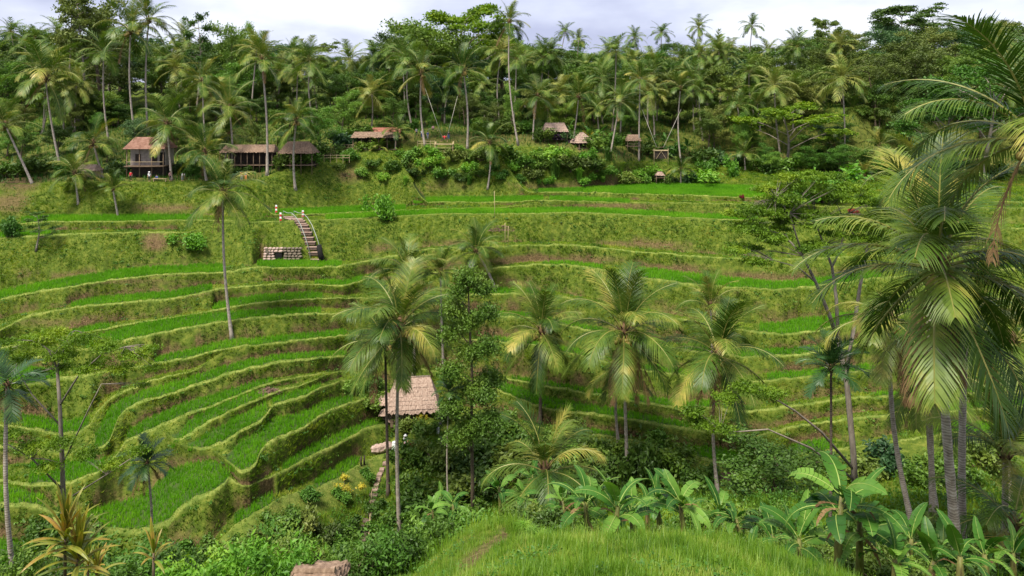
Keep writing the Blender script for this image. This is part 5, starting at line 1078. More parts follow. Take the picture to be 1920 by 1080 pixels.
for i, (px, Y, hs) in enumerate([(1105,141,2.2),(1125,143,2.6),(1145,142,2.2),(1225,152,2.4),(1250,153,2.6),(1070,143,2.2),(1290,154,2.4),(520,146,2.0)]):
    X = (px - CX) / F * Y; banana(Vector((X, Y, ground_z(X, Y))), hs, 8, 2.3, 'banana plant among the huts of the far bank', 'far bank banana plants', 300 + i, 0)
# understorey: small trees and bushes filling the forest foot
gu = random.Random(31)
for i in range(70):
    x = gu.uniform(-60, 1990); Y = gu.uniform(140, 186) if x < 620 or x > 1180 else gu.uniform(152, 186)
    if x < 620 and Y < 136: continue
    X = (x - CX) / F * Y; k = gu.choice([1, 4, 5, 5, 7, 2, 0, 1])
    tree(DENSE[k], (X, Y, ground_z(X, Y)), gu.uniform(3.5, 7.5), '%s low bushy tree of the undergrowth %s' % (['dark', 'mid green', 'olive', 'dark', 'mid green', 'light green', 'bluish', 'olive'][k], zone(x)), 'low undergrowth trees, %s, %s' % (['dark', 'mid green', 'olive', 'dark', 'mid green', 'light green', 'bluish', 'olive'][k], zone(x)), gu.uniform(0, 6), gu.uniform(1.3, 1.9))
# spiky croton-like plants, left front
strap = lambda t: max(0.02, math.sin(math.pi * min(1, 0.12 + t * 0.86)) ** 0.8)
ST = [leaf_strip('strap_leaf', 1.0, 0.13, e_, b_, 90 + i, 'croton', 'croton', 0.0, 8, 0.3, 0.0, strap) for i, (e_, b_) in enumerate([(84, 20), (72, 40), (58, 60), (40, 70), (20, 60)])]
def spiky(px, Y, hs, n, ll, label, seed, stems=1):
    g_ = random.Random(seed); X = (px - CX) / F * Y; root = empty('strap_leaf_plant', (X, Y, ground_z(X, Y))); tag(root, label, 'plant')
    for s_ in range(stems):
        ox, oy = (0, 0) if s_ == 0 else (g_.uniform(-.5, .5), g_.uniform(-.4, .4)); h_ = hs * (1 if s_ == 0 else g_.uniform(.55, .9))
        mb = MB(); mb.tube([(ox * .3, oy * .3, -0.2), (ox * .8, oy * .8, h_ * .6), (ox, oy, h_)], [0.05, 0.04, 0.03], 6); obj('stem', mb.mesh('stem', M['bark'], True), root)
        az = g_.uniform(0, 6)
        for i in range(n):
            az += 2.4; u = i / n; k = min(4, int(u * 5)); l_ = ll * g_.uniform(.8, 1.15)
            obj('leaf', ST[k], root, (ox, oy, h_ + 0.12 - 0.5 * u * ll), (g_.uniform(-.15, .15), 0, az), (l_, l_, l_))
    return root
spiky(122, 19, 2.15, 26, 1.15, 'tall plant with upright yellow green and reddish strap leaves', 1, 2)
spiky(288, 20, 1.55, 14, 0.75, 'small plant with orange tinged strap leaves', 2, 1)
spiky(165, 22, 1.2, 16, 0.8, 'low strap leaved plant beside the tall one', 3, 2)
NSH = {k: [shrub_mesh(700 + i * 10 + j, 2600, lf, mt, (1, 1, 0.9), 14, asp) for j in range(2)] for i, (k, mt, lf, asp) in enumerate([('bright', 'leaf_bright', 0.115, 0.4), ('mid', 'leaf_mid', 0.085, 0.5), ('light', 'leaf_light', 0.095, 0.5), ('dark', 'leaf_dark', 0.095, 0.5)])}
for i, (px, Y, sz, k, tall) in enumerate([(30,22,1.5,'mid',1.1),(80,24,1.6,'dark',1.0),(200,24,1.6,'mid',1.0),(250,27,1.9,'light',1.0),(330,25,1.7,'mid',1.0),(380,24,1.7,'bright',1.0),(440,21,1.5,'bright',1.25),(480,22,1.7,'bright',1.2),(525,21,1.5,'bright',1.2),(560,24,1.6,'dark',1.2),(600,24,1.4,'light',1.3),(640,23,1.5,'mid',1.1),(690,24,1.6,'light',1.1),(740,25,1.8,'mid',1.1),(780,26,1.6,'light',1.0),(660,29,2.0,'mid',1.1),(720,31,2.0,'mid',1.1),(300,32,2.2,'mid',1.0),(150,30,2.2,'light',1.0),(575,32,2.4,'mid',1.3),(540,34,2.4,'light',1.4),(500,30,2.0,'mid',1.1),(430,30,2.0,'light',1.1),(20,30,2.2,'mid',1.1),(90,33,2.0,'mid',1.0)]):
    X = (px - CX) / F * Y
    shrub(NSH[k][i % 2], (X, Y, ground_z(X, Y)), sz, {'bright': 'fresh yellow green bush', 'mid': 'mid green bush', 'light': 'light green bush', 'dark': 'dark leaved bush'}[k] + ' on the near slope left of the mound', 'near slope bushes, ' + k, i * 1.3, tall)
for i, (px, Y, sz, k) in enumerate([(1330,21.5,1.0,'mid'),(1380,22,1.1,'light'),(1440,21.5,1.1,'dark'),(1270,23,1.2,'dark'),(1210,22,1.1,'mid'),(1120,22,1.0,'dark'),(1080,27,1.5,'mid'),(1030,27,1.5,'dark'),(1520,25,1.5,'dark'),(1580,27,1.6,'mid'),(1660,22,1.3,'dark'),(1720,22,1.2,'mid'),(1790,23,1.4,'dark'),(1880,25,1.6,'mid'),(1640,31,2.0,'mid'),(1430,33,2.0,'dark'),(1330,35,2.2,'mid'),(1730,32,2.2,'dark'),(1820,31,2.0,'mid'),(980,31,1.8,'dark'),(930,30,1.6,'mid'),(890,31,1.8,'light'),(850,34,2.0,'mid')]):
    X = (px - CX) / F * Y; wz = bz_(px, Y)
    shrub(NSH[k][i % 2], (X, Y, ground_z(X, Y)), sz, {'mid': 'mid green bush', 'light': 'light green bush', 'dark': 'dark leaved bush'}[k] + ' among the bananas ' + wz, 'bushes among the bananas %s, %s' % (wz, k), i * 1.7, 1.0)
for i, (px, Y, s_) in enumerate([(1030,17.5,.55),(1060,17.8,.6),(1100,17.2,.55),(1000,19,.6),(985,20,.5),(1210,18,.5),(1330,17.5,.5),(1015,18.6,.6)]):
    X = (px - CX) / F * Y; clump(CLUMP[(i * 2) % 3], (X, Y, ground_z(X, Y)), s_, 'tall grass clump between the knoll and the bananas', 'grass clumps behind the knoll')
# ------------------------------------------------------------------ huts, house, shelters
def gpt(px, Y): X = (px - CX) / F * Y; return Vector((X, Y, ground_z(X, Y)))
def thatch_mesh(w, d, ridge, h, mat, seed, courses=6, thick=0.14, fringe=0.22, ez=0.0):
    """hipped roof laid in ragged courses; local z = ez at the eave"""
    g_ = random.Random(seed); mb = MB()
    def ring(t, out_):   # t 0 eave .. 1 ridge
        hx = (w / 2) * (1 - t) + (ridge / 2) * t + out_; hy = (d / 2) * (1 - t) + 0.04 * t + out_; return hx, hy
    for c in range(courses):
        t0 = c / courses - (0.06 if c else 0); t1 = (c + 1) / courses
        a0, a1 = ring(max(t0, 0), 0.05), ring(t1, 0.0); z0 = ez + h * max(t0, 0) + 0.06; z1 = ez + h * t1
        per = []
        for (s0, s1) in (((-1, -1), (1, -1)), ((1, -1), (1, 1)), ((1, 1), (-1, 1)), ((-1, 1), (-1, -1))):
            ln = 2 * (a0[0] if s0[1] == s1[1] else a0[1]); n = max(4, int(ln / 0.16))
            lo, hi_ = [], []
            for i in range(n + 1):
                u = i / n; fx, fy = s0[0] + (s1[0] - s0[0]) * u, s0[1] + (s1[1] - s0[1]) * u
                jz = -g_.random() * (fringe if c == 0 else 0.09); jo = g_.uniform(-.02, .03)
                lo.append((fx * (a0[0] + jo), fy * (a0[1] + jo), z0 + jz)); hi_.append((fx * a1[0], fy * a1[1], z1 + g_.uniform(-.02, .02)))
            vs = lo + hi_; mb.add(vs, [(i, i + 1, n + 2 + i, n + 1 + i) for i in range(n)])
            if c == 0:   # thickness of the eave
                inn = [(x * (1 - 0.35 / max(a0[0], .1)), y * (1 - 0.35 / max(a0[1], .1)), ez - 0.02) for x, y, _ in lo]
                mb.add(lo + inn, [(i + 1, i, n + 1 + i, n + 2 + i) for i in range(n)])
    mb.tube([(-ridge / 2 - .05, 0, ez + h), (ridge / 2 + .05, 0, ez + h)], 0.11, 6)
    return mb.mesh('roof', M[mat])
def posts(root, pts, h, r=0.07, mat='wood', z0=-0.5):
    for x, y in pts:
        mb = MB(); mb.tube([(x, y, z0), (x, y, h)], r, 6); obj('post', mb.mesh('post', M[mat], True), root)
def part(root, name, mat, fn, smooth=False):
    mb = MB(); fn(mb); return obj(name, mb.mesh(name, M[mat], smooth), root)

# main hut in the middle of the valley
b = hit(775, 777, 50); Yh = b.y
sc = Yh / F
hut = empty('thatched_hut', b, 0.12); tag(hut, 'large hut with steep pinkish thatched roof among the garden plants', 'hut')
W, Dp = 96 * sc, 4.4
obj('roof', thatch_mesh(W, Dp, 62 * sc, 52 * sc * 0.98, 'thatch', 3, 8, fringe=0.4, ez=34 * sc * 0.55), hut)
part(hut, 'ridge_cap', 'stone', lambda q: q.tube([(-31 * sc, 0, 34 * sc * .55 + 52 * sc * .98), (31 * sc, 0, 34 * sc * .55 + 52 * sc * .98 + .03)], 0.10, 6))
part(hut, 'floor', 'wood', lambda q: q.box((0, 0, -0.15), (W * 0.86, Dp * 0.86, 0.9)))
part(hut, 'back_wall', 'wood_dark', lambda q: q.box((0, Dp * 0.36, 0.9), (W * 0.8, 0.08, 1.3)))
part(hut, 'railing', 'bamboo', lambda q: [q.tube([(-W * .4, -Dp * .4, z), (W * .4, -Dp * .4, z)], 0.035, 5) for z in (0.6, 0.85)])
posts(hut, [(-W * .4, -Dp * .4), (-W * .13, -Dp * .4), (W * .13, -Dp * .4), (W * .4, -Dp * .4), (-W * .4, Dp * .33), (W * .4, Dp * .33)], 1.5)
def parasol(px, py, wpx, hpx, toppx, label):
    p = hit(px, py, 50); s_ = p.y / F; root = empty('thatched_parasol', p); tag(root, label, 'parasol')
    obj('canopy', thatch_mesh(wpx * s_, wpx * s_, 0.1, hpx * s_, 'thatch', px, 4, fringe=0.15, ez=(py - toppx) * s_ - hpx * s_), root)
    part(root, 'pole', 'wood', lambda q: q.tube([(0, 0, -0.4), (0, 0, (py - toppx) * s_)], 0.05, 6), True)
    part(root, 'table', 'wood', lambda q: q.tube([(0, 0, 0.62), (0, 0, 0.68)], 0.45, 10))
parasol(722, 780, 40, 17, 735, 'larger thatched parasol beside the main hut'); parasol(724, 794, 24, 9, 766, 'small thatched parasol below the larger one')
p = hit(745, 800, 50); s_ = p.y / F
sh = empty('thatched_shelter', p); tag(sh, 'small low thatched shelter at the corner of the main hut', 'shelter')
obj('roof', thatch_mesh(30 * s_, 1.8, 18 * s_, 18 * s_, 'thatch', 8, 4, ez=1.0), sh); posts(sh, [(-.6, -.5), (.6, -.5), (-.6, .5), (.6, .5)], 1.2, 0.05)
# boulder-like slab, barrel
p = hit(708, 850, 45); s_ = p.y / F
mb = MB(); gg = random.Random(5)
for k in range(5): mb.ball(((-18 + 9 * k) * s_, gg.uniform(-.15, .15), 0.25 + (k * 2.2) * s_), 11 * s_, 10, 7, 0, (1.0, 0.85, 0.72), 0.13, gg)
rock = obj('boulder', mb.mesh('boulder', M['stone_pink'], False), None, p); tag(rock, 'long pinkish cracked boulder beside the foremost palm trunks', 'boulder')
p = hit(740, 848, 45)
br = empty('barrel', p); tag(br, 'pale barrel standing between the two foremost palm trunks', 'barrel')
part(br, 'body', 'barrel', lambda q: q.tube([(0, 0, -.05), (0, 0, .3), (0, 0, .7), (0, 0, 1.05)], [.27, .31, .31, .27], 14), True); part(br, 'rim', 'barrel', lambda q: q.tube([(0, 0, 1.03), (0, 0, 1.08)], .285, 14))
for i, (x, y) in enumerate([(677, 874), (683, 872)]):
    p = hit(x, y, 45); o = obj('wooden_post', None or (lambda q: (q.tube([(0, 0, -.3), (0, 0, .5), (0.02, 0, 1.0)], [.11, .10, .08], 7), q.mesh('wooden_post', M['wood_dark'], True))[1])(MB()), None, p); tag(o, 'short dark stump post beside the stepping stone path', 'post', 'stump posts by the path')
# stepping stone path down the gully
path = empty('garden_path', hit(700, 880, 42)); tag(path, kind='structure')
pts = [(722,872),(716,884),(712,893),(709,902),(706,912),(703,922),(699,933),(695,944),(692,956),(689,968),(686,980),(684,992),(681,1004),(679,1016),(676,1028),(673,1040),(670,1052)]
gg = random.Random(3)
for i, (x, y) in enumerate(pts):
    p = hit(x, y, 38); wd_ = 0.55 if i < 6 else 0.95; mb = MB(); mb.box((0, 0, 0), (wd_ * gg.uniform(.85, 1.1), 0.55, 0.22), gg.uniform(-.15, .15), taper=0.94)
    obj('step', mb.mesh('step', M['step'] if i < 6 else M['step_dark']), path, p - path.location + Vector((0, 0, 0.14)))
mb = MB(); q0, q1 = hit(697, 925, 38), hit(690, 1040, 38); mb.tube([(0, 0, 0.25), tuple((q1 - q0) + Vector((0, 0, .6)))], .045, 6)
tag(obj('bamboo_pole', mb.mesh('bamboo_pole', M['bamboo'], True), None, q0), 'bamboo pole lying along the stepping stone path', 'pole')

# tiled house, upper left
def tiled_roof(w, d, ridge, h, mat, rows_=9):
    mb = MB()
    for c in range(rows_):
        t0, t1 = c / rows_, (c + 1) / rows_
        f = lambda t: ((w / 2) * (1 - t) + ridge / 2 * t, (d / 2) * (1 - t))
        a0, a1 = f(t0), f(t1); z0, z1 = h * t0 + 0.05, h * t1
        mb.add([(-a0[0], -a0[1], z0), (a0[0], -a0[1], z0), (a1[0], -a1[1], z1), (-a1[0], -a1[1], z1)], [(0, 1, 2, 3)]); mb.add([(a0[0], a0[1], z0), (-a0[0], a0[1], z0), (-a1[0], a1[1], z1), (a1[0], a1[1], z1)], [(0, 1, 2, 3)])
        mb.add([(a0[0], -a0[1], z0), (a0[0], a0[1], z0), (a1[0], a1[1], z1), (a1[0], -a1[1], z1)], [(0, 1, 2, 3)]); mb.add([(-a0[0], a0[1], z0), (-a0[0], -a0[1], z0), (-a1[0], -a1[1], z1), (-a1[0], a1[1], z1)], [(0, 1, 2, 3)])
        mb.add([(-a0[0], -a0[1], z0), (a0[0], -a0[1], z0), (a0[0], -a0[1], z0 - .06), (-a0[0], -a0[1], z0 - .06)], [(3, 2, 1, 0)])
    mb.box((0, 0, 0.0), (w * .98, d * .98, 0.06))
    return mb.mesh('roof', M[mat])
Y = 127.0; b = gpt(283, Y); s_ = Y / F; b.z = (YH - 340) / F * Y + 0.3
ho = empty('tiled_house', b, 0.04); tag(ho, 'two storey house with red tiled roof on the left bank', 'house')
ze = (340 - 281) * s_; rf = obj('roof', tiled_roof(76 * s_, 5.5, 58 * s_, 21 * s_, 'tile'), ho, (0, 0, ze))
part(ho, 'wall', 'plaster', lambda q: q.box((0, .6, (ze + 28 * s_) / 2), (64 * s_, 3.4, ze - 28 * s_)))
part(ho, 'lower_wall', 'wood_dark', lambda q: q.box((0, .9, 13 * s_), (64 * s_, 3.2, 26 * s_)))
part(ho, 'floor', 'wood', lambda q: q.box((0, -.3, 27 * s_), (72 * s_, 4.8, .14)))
for x in (-18, 12): 
    wn = part(ho, 'window', 'wood_dark', lambda q, x=x: q.box((x * s_, -1.13, 42 * s_), (10 * s_, .06, 14 * s_))); part(wn, 'sill', 'wood', lambda q, x=x: q.box((x * s_, -1.2, 34.5 * s_), (12 * s_, .16, .08)))
part(ho, 'door', 'black', lambda q: q.box((26 * s_, -1.14, 40 * s_), (9 * s_, .07, 24 * s_)))
posts(ho, [(-33 * s_, -2.2), (-10 * s_, -2.2), (12 * s_, -2.2), (33 * s_, -2.2)], ze, 0.09)
part(ho, 'railing', 'bamboo', lambda q: q.tube([(-33 * s_, -2.25, 35 * s_), (33 * s_, -2.25, 35 * s_)], 0.04, 5))
def hut2(px, Y, y0, ye, yt, w, d, ridge, mat, label, name='thatched_hut', cat='hut', wall=None, rz=0.0, nposts=3, bench=False, dark=True):
    """small hut: y0 foot row, ye eave row, yt ridge row, w and ridge in pixels"""
    s_ = Y / F; b = at(px, y0, Y); r = empty(name, b, rz); tag(r, label, cat)
    h = (y0 - ye) * s_; obj('roof', thatch_mesh(w * s_, d, ridge * s_, (ye - yt) * s_ + .01, mat, int(px), 5, fringe=0.2, ez=h), r)
    ps = [((-.46 + .92 * i / (nposts - 1)) * w * s_, sy * d * .42) for i in range(nposts) for sy in (-1, 1)]
    posts(r, ps, h + .15, 0.06, 'wood', -1.6)
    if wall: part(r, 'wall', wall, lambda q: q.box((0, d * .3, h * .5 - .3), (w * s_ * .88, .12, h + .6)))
    part(r, 'floor', 'wood', lambda q: q.box((0, 0, 0.05), (w * s_ * .95, d * .85, .12)))
    if bench: part(r, 'bench', 'bamboo', lambda q: q.box((0, -d * .3, .55), (w * s_ * .85, .5, .08)))
    return r
hut2(168, 125, 340, 319, 309, 36, 3, 26, 'thatch', 'small shed with reddish roof below the big leaning palm', 'shed', 'shed', wall='bamboo')
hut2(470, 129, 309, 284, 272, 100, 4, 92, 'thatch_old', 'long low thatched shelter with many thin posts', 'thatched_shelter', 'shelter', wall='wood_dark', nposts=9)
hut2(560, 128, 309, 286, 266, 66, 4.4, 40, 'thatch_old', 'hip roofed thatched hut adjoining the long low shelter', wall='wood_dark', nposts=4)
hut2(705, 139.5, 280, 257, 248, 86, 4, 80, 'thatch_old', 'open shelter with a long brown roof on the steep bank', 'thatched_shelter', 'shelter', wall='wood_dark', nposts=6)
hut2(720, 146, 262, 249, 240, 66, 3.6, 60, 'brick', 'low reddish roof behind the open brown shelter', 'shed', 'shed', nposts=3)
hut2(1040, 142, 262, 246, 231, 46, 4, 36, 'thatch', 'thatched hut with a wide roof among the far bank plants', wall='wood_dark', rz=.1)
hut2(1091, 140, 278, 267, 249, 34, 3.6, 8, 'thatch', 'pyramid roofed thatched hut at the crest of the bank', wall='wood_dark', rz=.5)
hut2(1187, 147, 274, 263, 253, 26, 3, 20, 'thatch_old', 'open hut with a bench beside the straight palm', bench=True)
hut2(1237, 139, 333, 328, 323, 16, 1.6, 8, 'thatch', 'tiny shrine hut at the corner of the wide rice field', 'shrine', 'shrine', wall='wood_dark', nposts=2)
hut2(590, 20.5, 1136, 1096, 1070, 100, 2.0, 70, 'thatch_old', 'old thatched roof peeking out below the near bushes', 'thatched_shelter', 'shelter', nposts=2)
Y = 196.0; b = gpt(180, Y)
sd_ = empty('metal_roof_shed', b); tag(sd_, 'distant shed with a white metal roof between palm trunks', 'shed')
hz_ = (YH - 168) / F * Y - b.z; part(sd_, 'roof', 'metal_white', lambda q: q.box((0, 0, hz_), (40 * Y / F, 3, .12))); part(sd_, 'wall', 'plaster', lambda q: q.box((0, .3, hz_ / 2 - .1), (34 * Y / F, 2.4, hz_ - .1)))

# swing platform, swings, benches
Y = 137.6; b = at(833, 270, Y); s_ = Y / F
dk = empty('bamboo_deck', b); tag(dk, 'bamboo launch deck under the person on the swing', 'deck')
for i in range(9): part(dk, 'plank', 'bamboo', lambda q, i=i: q.box(((-16 + 4 * i) * s_, -.3, 0), (3.6 * s_, 1.7, .09)))
posts(dk, [(-16 * s_, -1), (17 * s_, -1), (-16 * s_, .4), (17 * s_, .4)], 0.5, 0.06, 'bamboo', -2.6)
part(dk, 'railing', 'bamboo', lambda q: [q.tube([(-17 * s_, -1.05, z), (18 * s_, -1.05, z)], .035, 5) for z in (-.7, -1.3)])
sw = empty('rope_swing', at(833, 262, 137.2)); tag(sw, 'rope swing hung between two tall palms on the far bank', 'swing')
for x0, y0, x1, y1 in ((797,165,829,258), (858,180,838,258)):
    p0 = at(x0, y0, 138.6) - sw.location; p1 = at(x1, y1, 137.2) - sw.location
    part(sw, 'rope', 'rope', lambda q: q.tube([p0, p1], .035, 5), True)
part(sw, 'seat', 'wood', lambda q: q.box((0.05, 0, .12), (1.0, .3, .06)))
Y = 141.0; b = at(1238, 292, Y); s_ = Y / F
ns = empty('nest_swing_deck', b); tag(ns, 'dark boxed bamboo deck with pale floor under the nest swing', 'deck')
part(ns, 'floor', 'bamboo', lambda q: q.box((0, 0, 10 * s_), (27 * s_, 1.8, .12))); part(ns, 'side_panel', 'wood_dark', lambda q: q.box((0, 0, 2 * s_), (23 * s_, 1.4, 14 * s_)))
part(ns, 'brace', 'bamboo', lambda q: [q.tube([(x0 * s_, -.85, -5 * s_), (x1 * s_, -.85, 9 * s_)], .04, 5) for x0, x1 in ((-9, 0), (9, 0))]); posts(ns, [(-13 * s_, -.8), (13 * s_, -.8)], 14 * s_, .05, 'bamboo', -2)
s2 = empty('rope_swing', at(1238, 272, 141)); tag(s2, 'rope swing over the dark boxed deck', 'swing')
for x0, y0, x1, y1 in ((1204,205,1231,276), (1277,205,1244,276)):
    p0 = at(x0, y0, 147) - s2.location; p1 = at(x1, y1, 141) - s2.location
    part(s2, 'rope', 'rope', lambda q: q.tube([p0, p1], .03, 5), True)
part(s2, 'seat', 'wood', lambda q: q.box((0, 0, -.42), (1.3, .3, .06)))
def bench(px, py, Y, w, label):
    b = at(px, py, Y); r = empty('bench', b); tag(r, label, 'bench'); part(r, 'seat', 'bamboo', lambda q: q.box((0, 0, .45), (w, .4, .07)))
    for x in (-.42, .42): part(r, 'leg', 'bamboo', lambda q, x=x: q.box((x * w, 0, .18), (.08, .34, .5)))
bench(812, 246, 142.5, 2.2, 'white bench on the swing terrace'); bench(300, 340, 121.8, 2.4, 'pale bench in front of the tiled house')
def fence(x0, x1, py, Y, n, label):
    b = at((x0 + x1) / 2, py, Y); r = empty('bamboo_fence', b); tag(r, label, 'fence'); w = (x1 - x0) * Y / F
    for i in range(n): part(r, 'post', 'bamboo', lambda q, i=i: q.tube([(-w / 2 + w * i / (n - 1), 0, -.5), (-w / 2 + w * i / (n - 1), 0, 1.0)], .04, 5))
    for z in (.4, .85): part(r, 'rail', 'bamboo', lambda q, z=z: q.tube([(-w / 2, 0.02, z), (w / 2, 0.02, z)], .035, 5))
fence(783, 815, 273, 138.4, 5, 'short bamboo fence beside the left swing palm'); fence(645, 668, 280, 138.2, 4, 'bamboo fence at the end of the open brown shelter'); fence(560, 655, 300, 129.5, 9, 'long bamboo fence behind the grassy slope')

# ------------------------------------------------------------------ concrete stairs, stone wall, banners
pa = hit(541, 410, 80); pb = hit(592, 489, 75)
stc = empty('concrete_stairs', pb); tag(stc, 'straight concrete staircase with pipe rails climbing the grassy bank', 'stairs'); n_ = 17; dv = pa - pb; dv.z += 0.25
def stz(t): return max(dv.z * t, max(ground_z(pb.x + dv.x * t + ox, pb.y + dv.y * t) for ox in (-.7, 0, .7)) - pb.z + 0.12)
sp_ = lambda t, ox, oz: (dv.x * t + ox, dv.y * t, stz(t) + oz)
for i in range(n_):
    t = i / (n_ - 1); c = dv * t; c.z = stz(t)
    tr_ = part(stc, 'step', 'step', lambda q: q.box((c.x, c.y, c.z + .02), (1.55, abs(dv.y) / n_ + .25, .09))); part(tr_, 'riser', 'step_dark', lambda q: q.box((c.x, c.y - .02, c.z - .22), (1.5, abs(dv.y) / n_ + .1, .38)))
for s_ in (-1, 1):
    def rail(q, s_=s_):
        q.tube([sp_(t, s_ * .85, .95) for t in (0, .17, .33, .5, .67, .83, 1)], .05, 6)
    part(stc, 'handrail', 'rail', rail, True)
    for t in (0, .33, .66, 1): part(stc, 'rail_post', 'rail', lambda q, t=t, s_=s_: q.tube([sp_(t, s_ * .85, -.4), sp_(t, s_ * .85, .95)], .035, 5))
tb = hit(600, 490, 75); tag(obj('drain_pipe', (lambda q: (q.tube([(-.2, .2, 2.4), (0, .1, 1.2), (.35, -.1, .15)], [.35, .38, .42], 10), q.mesh('drain_pipe', M['black'], True))[1])(MB()), None, tb), 'black drain pipe at the foot of the concrete stairs', 'pipe')
wb = hit(528, 489, 75); s_ = wb.y / F
wl = empty('stone_wall', wb + Vector((0, .25, 0))); tag(wl, 'low stone retaining wall with a dark opening beside the stairs', 'wall')
gg = random.Random(12)
for r_ in range(5):
    x = -36
    while x < 33:
        w_ = gg.uniform(5, 9)
        if not (r_ < 3 and -14 < x + w_ / 2 < 0):
            mb = MB(); mb.ball((0, 0, 0), 1, 7, 5, 0, (w_ * .54 * s_, .3, 2.7 * s_), .12, gg); obj('stone', mb.mesh('stone', M['stone'] if x > 0 else M['stone_pink'], False), wl, ((x + w_ / 2) * s_, r_ * .09, (2.4 + 4.8 * r_) * s_))
        x += w_
part(wl, 'opening', 'black', lambda q: q.box((-7 * s_, .35, 6.5 * s_), (12 * s_, .5, 13 * s_))); part(wl, 'plaque', 'stone', lambda q: q.box((-28 * s_, -.22, 19 * s_), (5 * s_, .08, 9 * s_)))
for i, (px, py, h, lab) in enumerate([(516, 402, 18, 'tall red and white banner pole left of the stair top'), (524, 418, 20, 'short red and white banner pole at the stair top'), (566, 410, 16, 'red banner pole right of the stair top')]):
    b = hit(px, py, 80); s_ = b.y / F; r = empty('banner_pole', b); tag(r, lab, 'banner')
    part(r, 'pole', 'bamboo', lambda q: q.tube([(0, 0, -.2), (0, 0, h * s_)], .035, 5))
    for j in range(4): part(r, 'streamer', 'red' if j % 2 == 0 else 'white', lambda q, j=j: q.box((.16, 0, (.3 + .2 * j) * h * s_), (.34, .05, .16 * h * s_), taper=.7))
# brush piles and bamboo stakes
def brush(px, py, wpx, label, seed):
    b = hit(px, py, 55); s_ = b.y / F; gg = random.Random(seed); mb = MB(); R_ = wpx * s_ / 2
    for k in range(160):
        a_ = gg.uniform(0, 6.28); r = R_ * gg.random() ** .6; z = (1 - (r / R_) ** 2) * R_ * .45 * gg.random(); L_ = gg.uniform(.4, .9); t = gg.uniform(0, 6.28)
        c = Vector((r * math.cos(a_), r * math.sin(a_) * .6, z)); e_ = Vector((math.cos(t), math.sin(t) * .6, gg.uniform(-.2, .35))) * L_ / 1.3
        mb.tube([c - e_ * .5, c + e_ * .5], .028, 3, cap=False)
    tag(obj('brush_pile', mb.mesh('brush_pile', M['twig']), None, b), label, 'brush pile')
brush(942, 432, 52, 'brown pile of dry branches on the big grassy bank', 1); brush(505, 736, 44, 'pile of cut dry branches at the end of the rice bands', 2); brush(1370, 896, 44, 'heap of dry sticks at the foot of the wide drooping palm', 4)
for i, (px, py, h, lab) in enumerate([(928,418,60,'tall thin bamboo stake behind the brush pile'),(947,462,44,'leaning bamboo stake below the brush pile'),(952,462,38,'second bamboo stake below the brush pile')]):
    b = hit(px, py, 75); s_ = b.y / F; mb = MB(); mb.tube([(0, 0, -.2), (.1 * (i - 1), 0, h * s_)], .035, 5); tag(obj('bamboo_stake', mb.mesh('bamboo_stake', M['bamboo'], True), None, b), lab, 'stake')

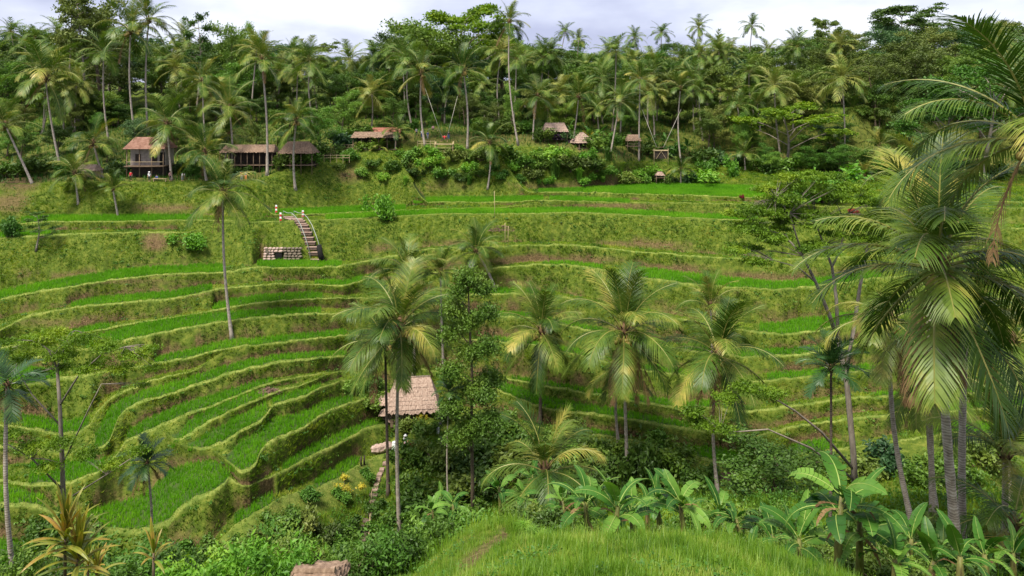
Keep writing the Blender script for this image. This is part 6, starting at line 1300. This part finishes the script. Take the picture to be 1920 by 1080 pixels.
# ------------------------------------------------------------------ people
MATS = ['skin', 'hair', 'white', 'red', 'orange', 'blue', 'grey', 'dark', 'pink']
def person(base, rz, pose, top, bottom, label, head=None, H=1.68):
    k = H / 1.7
    J = {'pel': (0, 0, .92), 'sp': (0, 0, 1.12), 'ch': (0, 0, 1.34), 'nk': (0, 0, 1.47), 'hd': (0, -.02, 1.57), 'tp': (0, -.01, 1.68)}
    hipz = .90
    for s_, n in ((-1, 'l'), (1, 'r')):
        J['hp' + n] = (s_ * .09, 0, hipz); J['kn' + n] = (s_ * .10, -.02, .49); J['an' + n] = (s_ * .10, .02, .08); J['to' + n] = (s_ * .12, -.16, .03)
        J['sh' + n] = (s_ * .18, 0, 1.38); J['el' + n] = (s_ * .24, .02, 1.11); J['wr' + n] = (s_ * .24, -.08, .88); J['ha' + n] = (s_ * .23, -.11, .78)
    if pose == 'walk':
        J['knl'] = (-.10, -.18, .50); J['anl'] = (-.10, -.22, .09); J['tol'] = (-.11, -.38, .05); J['knr'] = (.10, .08, .48); J['anr'] = (.10, .26, .12); J['tor'] = (.11, .14, .03)
        J['wrl'] = (-.24, .10, .9); J['hal'] = (-.24, .10, .8); J['elr'] = (.23, -.04, 1.12); J['wrr'] = (.22, -.24, .98); J['har'] = (.2, -.32, .94)
    elif pose == 'sit':
        for s_, n in ((-1, 'l'), (1, 'r')): J['kn' + n] = (s_ * .12, -.44, .92); J['an' + n] = (s_ * .12, -.46, .5); J['to' + n] = (s_ * .13, -.62, .46); J['el' + n] = (s_ * .24, -.1, 1.12); J['wr' + n] = (s_ * .16, -.34, 1.02); J['ha' + n] = (s_ * .12, -.42, .99)
    elif pose == 'swing':
        for s_, n in ((-1, 'l'), (1, 'r')): J['kn' + n] = (s_ * .38, -.36, .88); J['an' + n] = (s_ * .62, -.5, .46); J['to' + n] = (s_ * .7, -.64, .46); J['el' + n] = (s_ * .40, -.05, 1.22); J['wr' + n] = (s_ * .42, -.08, 1.48); J['ha' + n] = (s_ * .42, -.08, 1.58)
    elif pose == 'bend':
        J.update(sp=(0, -.10, 1.08), ch=(0, -.32, 1.20), nk=(0, -.44, 1.22), hd=(0, -.55, 1.20), tp=(0, -.65, 1.15))
        for s_, n in ((-1, 'l'), (1, 'r')): J['sh' + n] = (s_ * .18, -.33, 1.24); J['el' + n] = (s_ * .24, -.42, .98); J['wr' + n] = (s_ * .2, -.46, .74); J['ha' + n] = (s_ * .18, -.48, .66)
    E = [('pel', 'sp'), ('sp', 'ch'), ('ch', 'nk'), ('nk', 'hd'), ('hd', 'tp')]
    for n in 'lr': E += [('pel', 'hp' + n), ('hp' + n, 'kn' + n), ('kn' + n, 'an' + n), ('an' + n, 'to' + n), ('ch', 'sh' + n), ('sh' + n, 'el' + n), ('el' + n, 'wr' + n), ('wr' + n, 'ha' + n)]
    R_ = dict(pel=.135, sp=.12, ch=.14, nk=.055, hd=.10, tp=.075, hp=.10, kn=.062, an=.042, to=.04, sh=.065, el=.045, wr=.033, ha=.035)
    names = list(J); idx = {n: i for i, n in enumerate(names)}
    me = bpy.data.meshes.new('body'); me.from_pydata([J[n] for n in names], [(idx[a_], idx[c]) for a_, c in E], [])
    tmp = bpy.data.objects.new('tmp', me); COL.objects.link(tmp); tmp.modifiers.new('skin', 'SKIN')
    for n in names:
        sv = me.skin_vertices[0].data[idx[n]]; r = R_.get(n, R_.get(n[:2], .05)); sv.radius = (r, r * (.75 if n in ('ch', 'sp', 'pel') else 1)); sv.use_root = n == 'pel'
    ss = tmp.modifiers.new('sub', 'SUBSURF'); ss.levels = 1; ss.render_levels = 1
    bpy.context.view_layer.update(); dg = bpy.context.evaluated_depsgraph_get(); bm_ = bpy.data.meshes.new_from_object(tmp.evaluated_get(dg)); bpy.data.objects.remove(tmp)
    bm_.materials.clear()
    for n in ('skin', top, bottom): bm_.materials.append(M[n])
    seg = [(Vector(J[a_]), Vector(J[c]), a_, c) for a_, c in E]
    for pl in bm_.polygons:
        c = pl.center; best = None
        for p0, p1, a_, e_ in seg:
            d = p1 - p0; t = max(0, min(1, (c - p0).dot(d) / d.length_squared)); q = (c - p0 - d * t).length
            if best is None or q < best[0]: best = (q, a_, e_, t)
        a_, e_, t = best[1], best[2], best[3]
        if e_ in ('sp', 'ch') or e_[:2] in ('sh',) or e_[:2] == 'el': m_ = 1
        elif e_[:2] in ('hp', 'kn') or (e_[:2] == 'an' and t < .8): m_ = 2
        else: m_ = 0
        pl.material_index = m_; pl.use_smooth = True
    root = empty('person', base, rz, k); tag(root, label, 'person', 'visitors on the terraces')
    obj('body', bm_, root)
    hd = Vector(J['hd']); mb = MB()
    mb.ball(tuple(hd + Vector((0, .025, .045))), .108, 10, 7, 0, (1, 1.02, .95)); obj('hair', mb.mesh('hair', M['hair'], True), root)
    if head:
        mb = MB(); mb.tube([tuple(hd + Vector((0, 0, .07))), tuple(hd + Vector((0, 0, .10))), tuple(hd + Vector((0, 0, .2)))], [.22, .13, .09], 10); obj('hat', mb.mesh('hat', M[head], True), root)
    return root
PI = math.pi
person(hit(760, 846, 45), .4, 'walk', 'white', 'pink', 'person in white shirt and white hat walking past the boulder', 'white', 1.75)
person(hit(821, 818, 45), 2.6, 'bend', 'dark', 'white', 'person in dark top and white shorts bending on the hut steps', None, 1.75)
person(at(832, 276, 137.2), 0, 'swing', 'red', 'dark', 'person in red shirt sitting on the rope swing', None, 1.7).location = at(833, 262, 137.2) + Vector((.05, 0, -.72))
for px, py, Y, rz, pose, t_, bt, hd_, lab in [(802,247,141.5,.3,'stand','blue','grey',None,'person in blue top standing on the swing terrace'),(812,246,142.2,0,'sit','pink','dark',None,'person in pink top seated on the white bench'),(791,247,142,-.3,'stand','white','blue',None,'person in white top at the left swing palm'),(841,247,141.5,3.0,'stand','dark','blue',None,'person in dark top holding the swing rope'),(781,247,142.6,.5,'stand','grey','dark',None,'person in grey top behind the left swing palm'),
        (280,341,121.9,.2,'stand','white','dark','white','person in white shirt and white hat before the tiled house'),(294,341,122.4,0,'sit','blue','dark',None,'person in blue seated on the pale bench'),(319,341,122.3,1,'stand','pink','dark',None,'person in pink beside the house palm'),(342,341,122,.8,'bend','white','grey',None,'person in white bending near the house terrace'),(245,341,122.6,0,'stand','red','dark',None,'person in red in the shade below the tiled house'),
        (453,338,121.9,.4,'stand','orange','grey',None,'person in orange top on the slope path'),(461,338,121.9,-.2,'stand','blue','orange',None,'person in blue top and orange skirt on the slope path')]:
    X = (px - CX) / F * Y; gz = ground_z(X, Y)
    bz = Vector((X, Y, gz if pose != 'sit' else at(px, py, Y).z - .42))
    person(bz, rz, pose, t_, bt, lab, hd_)
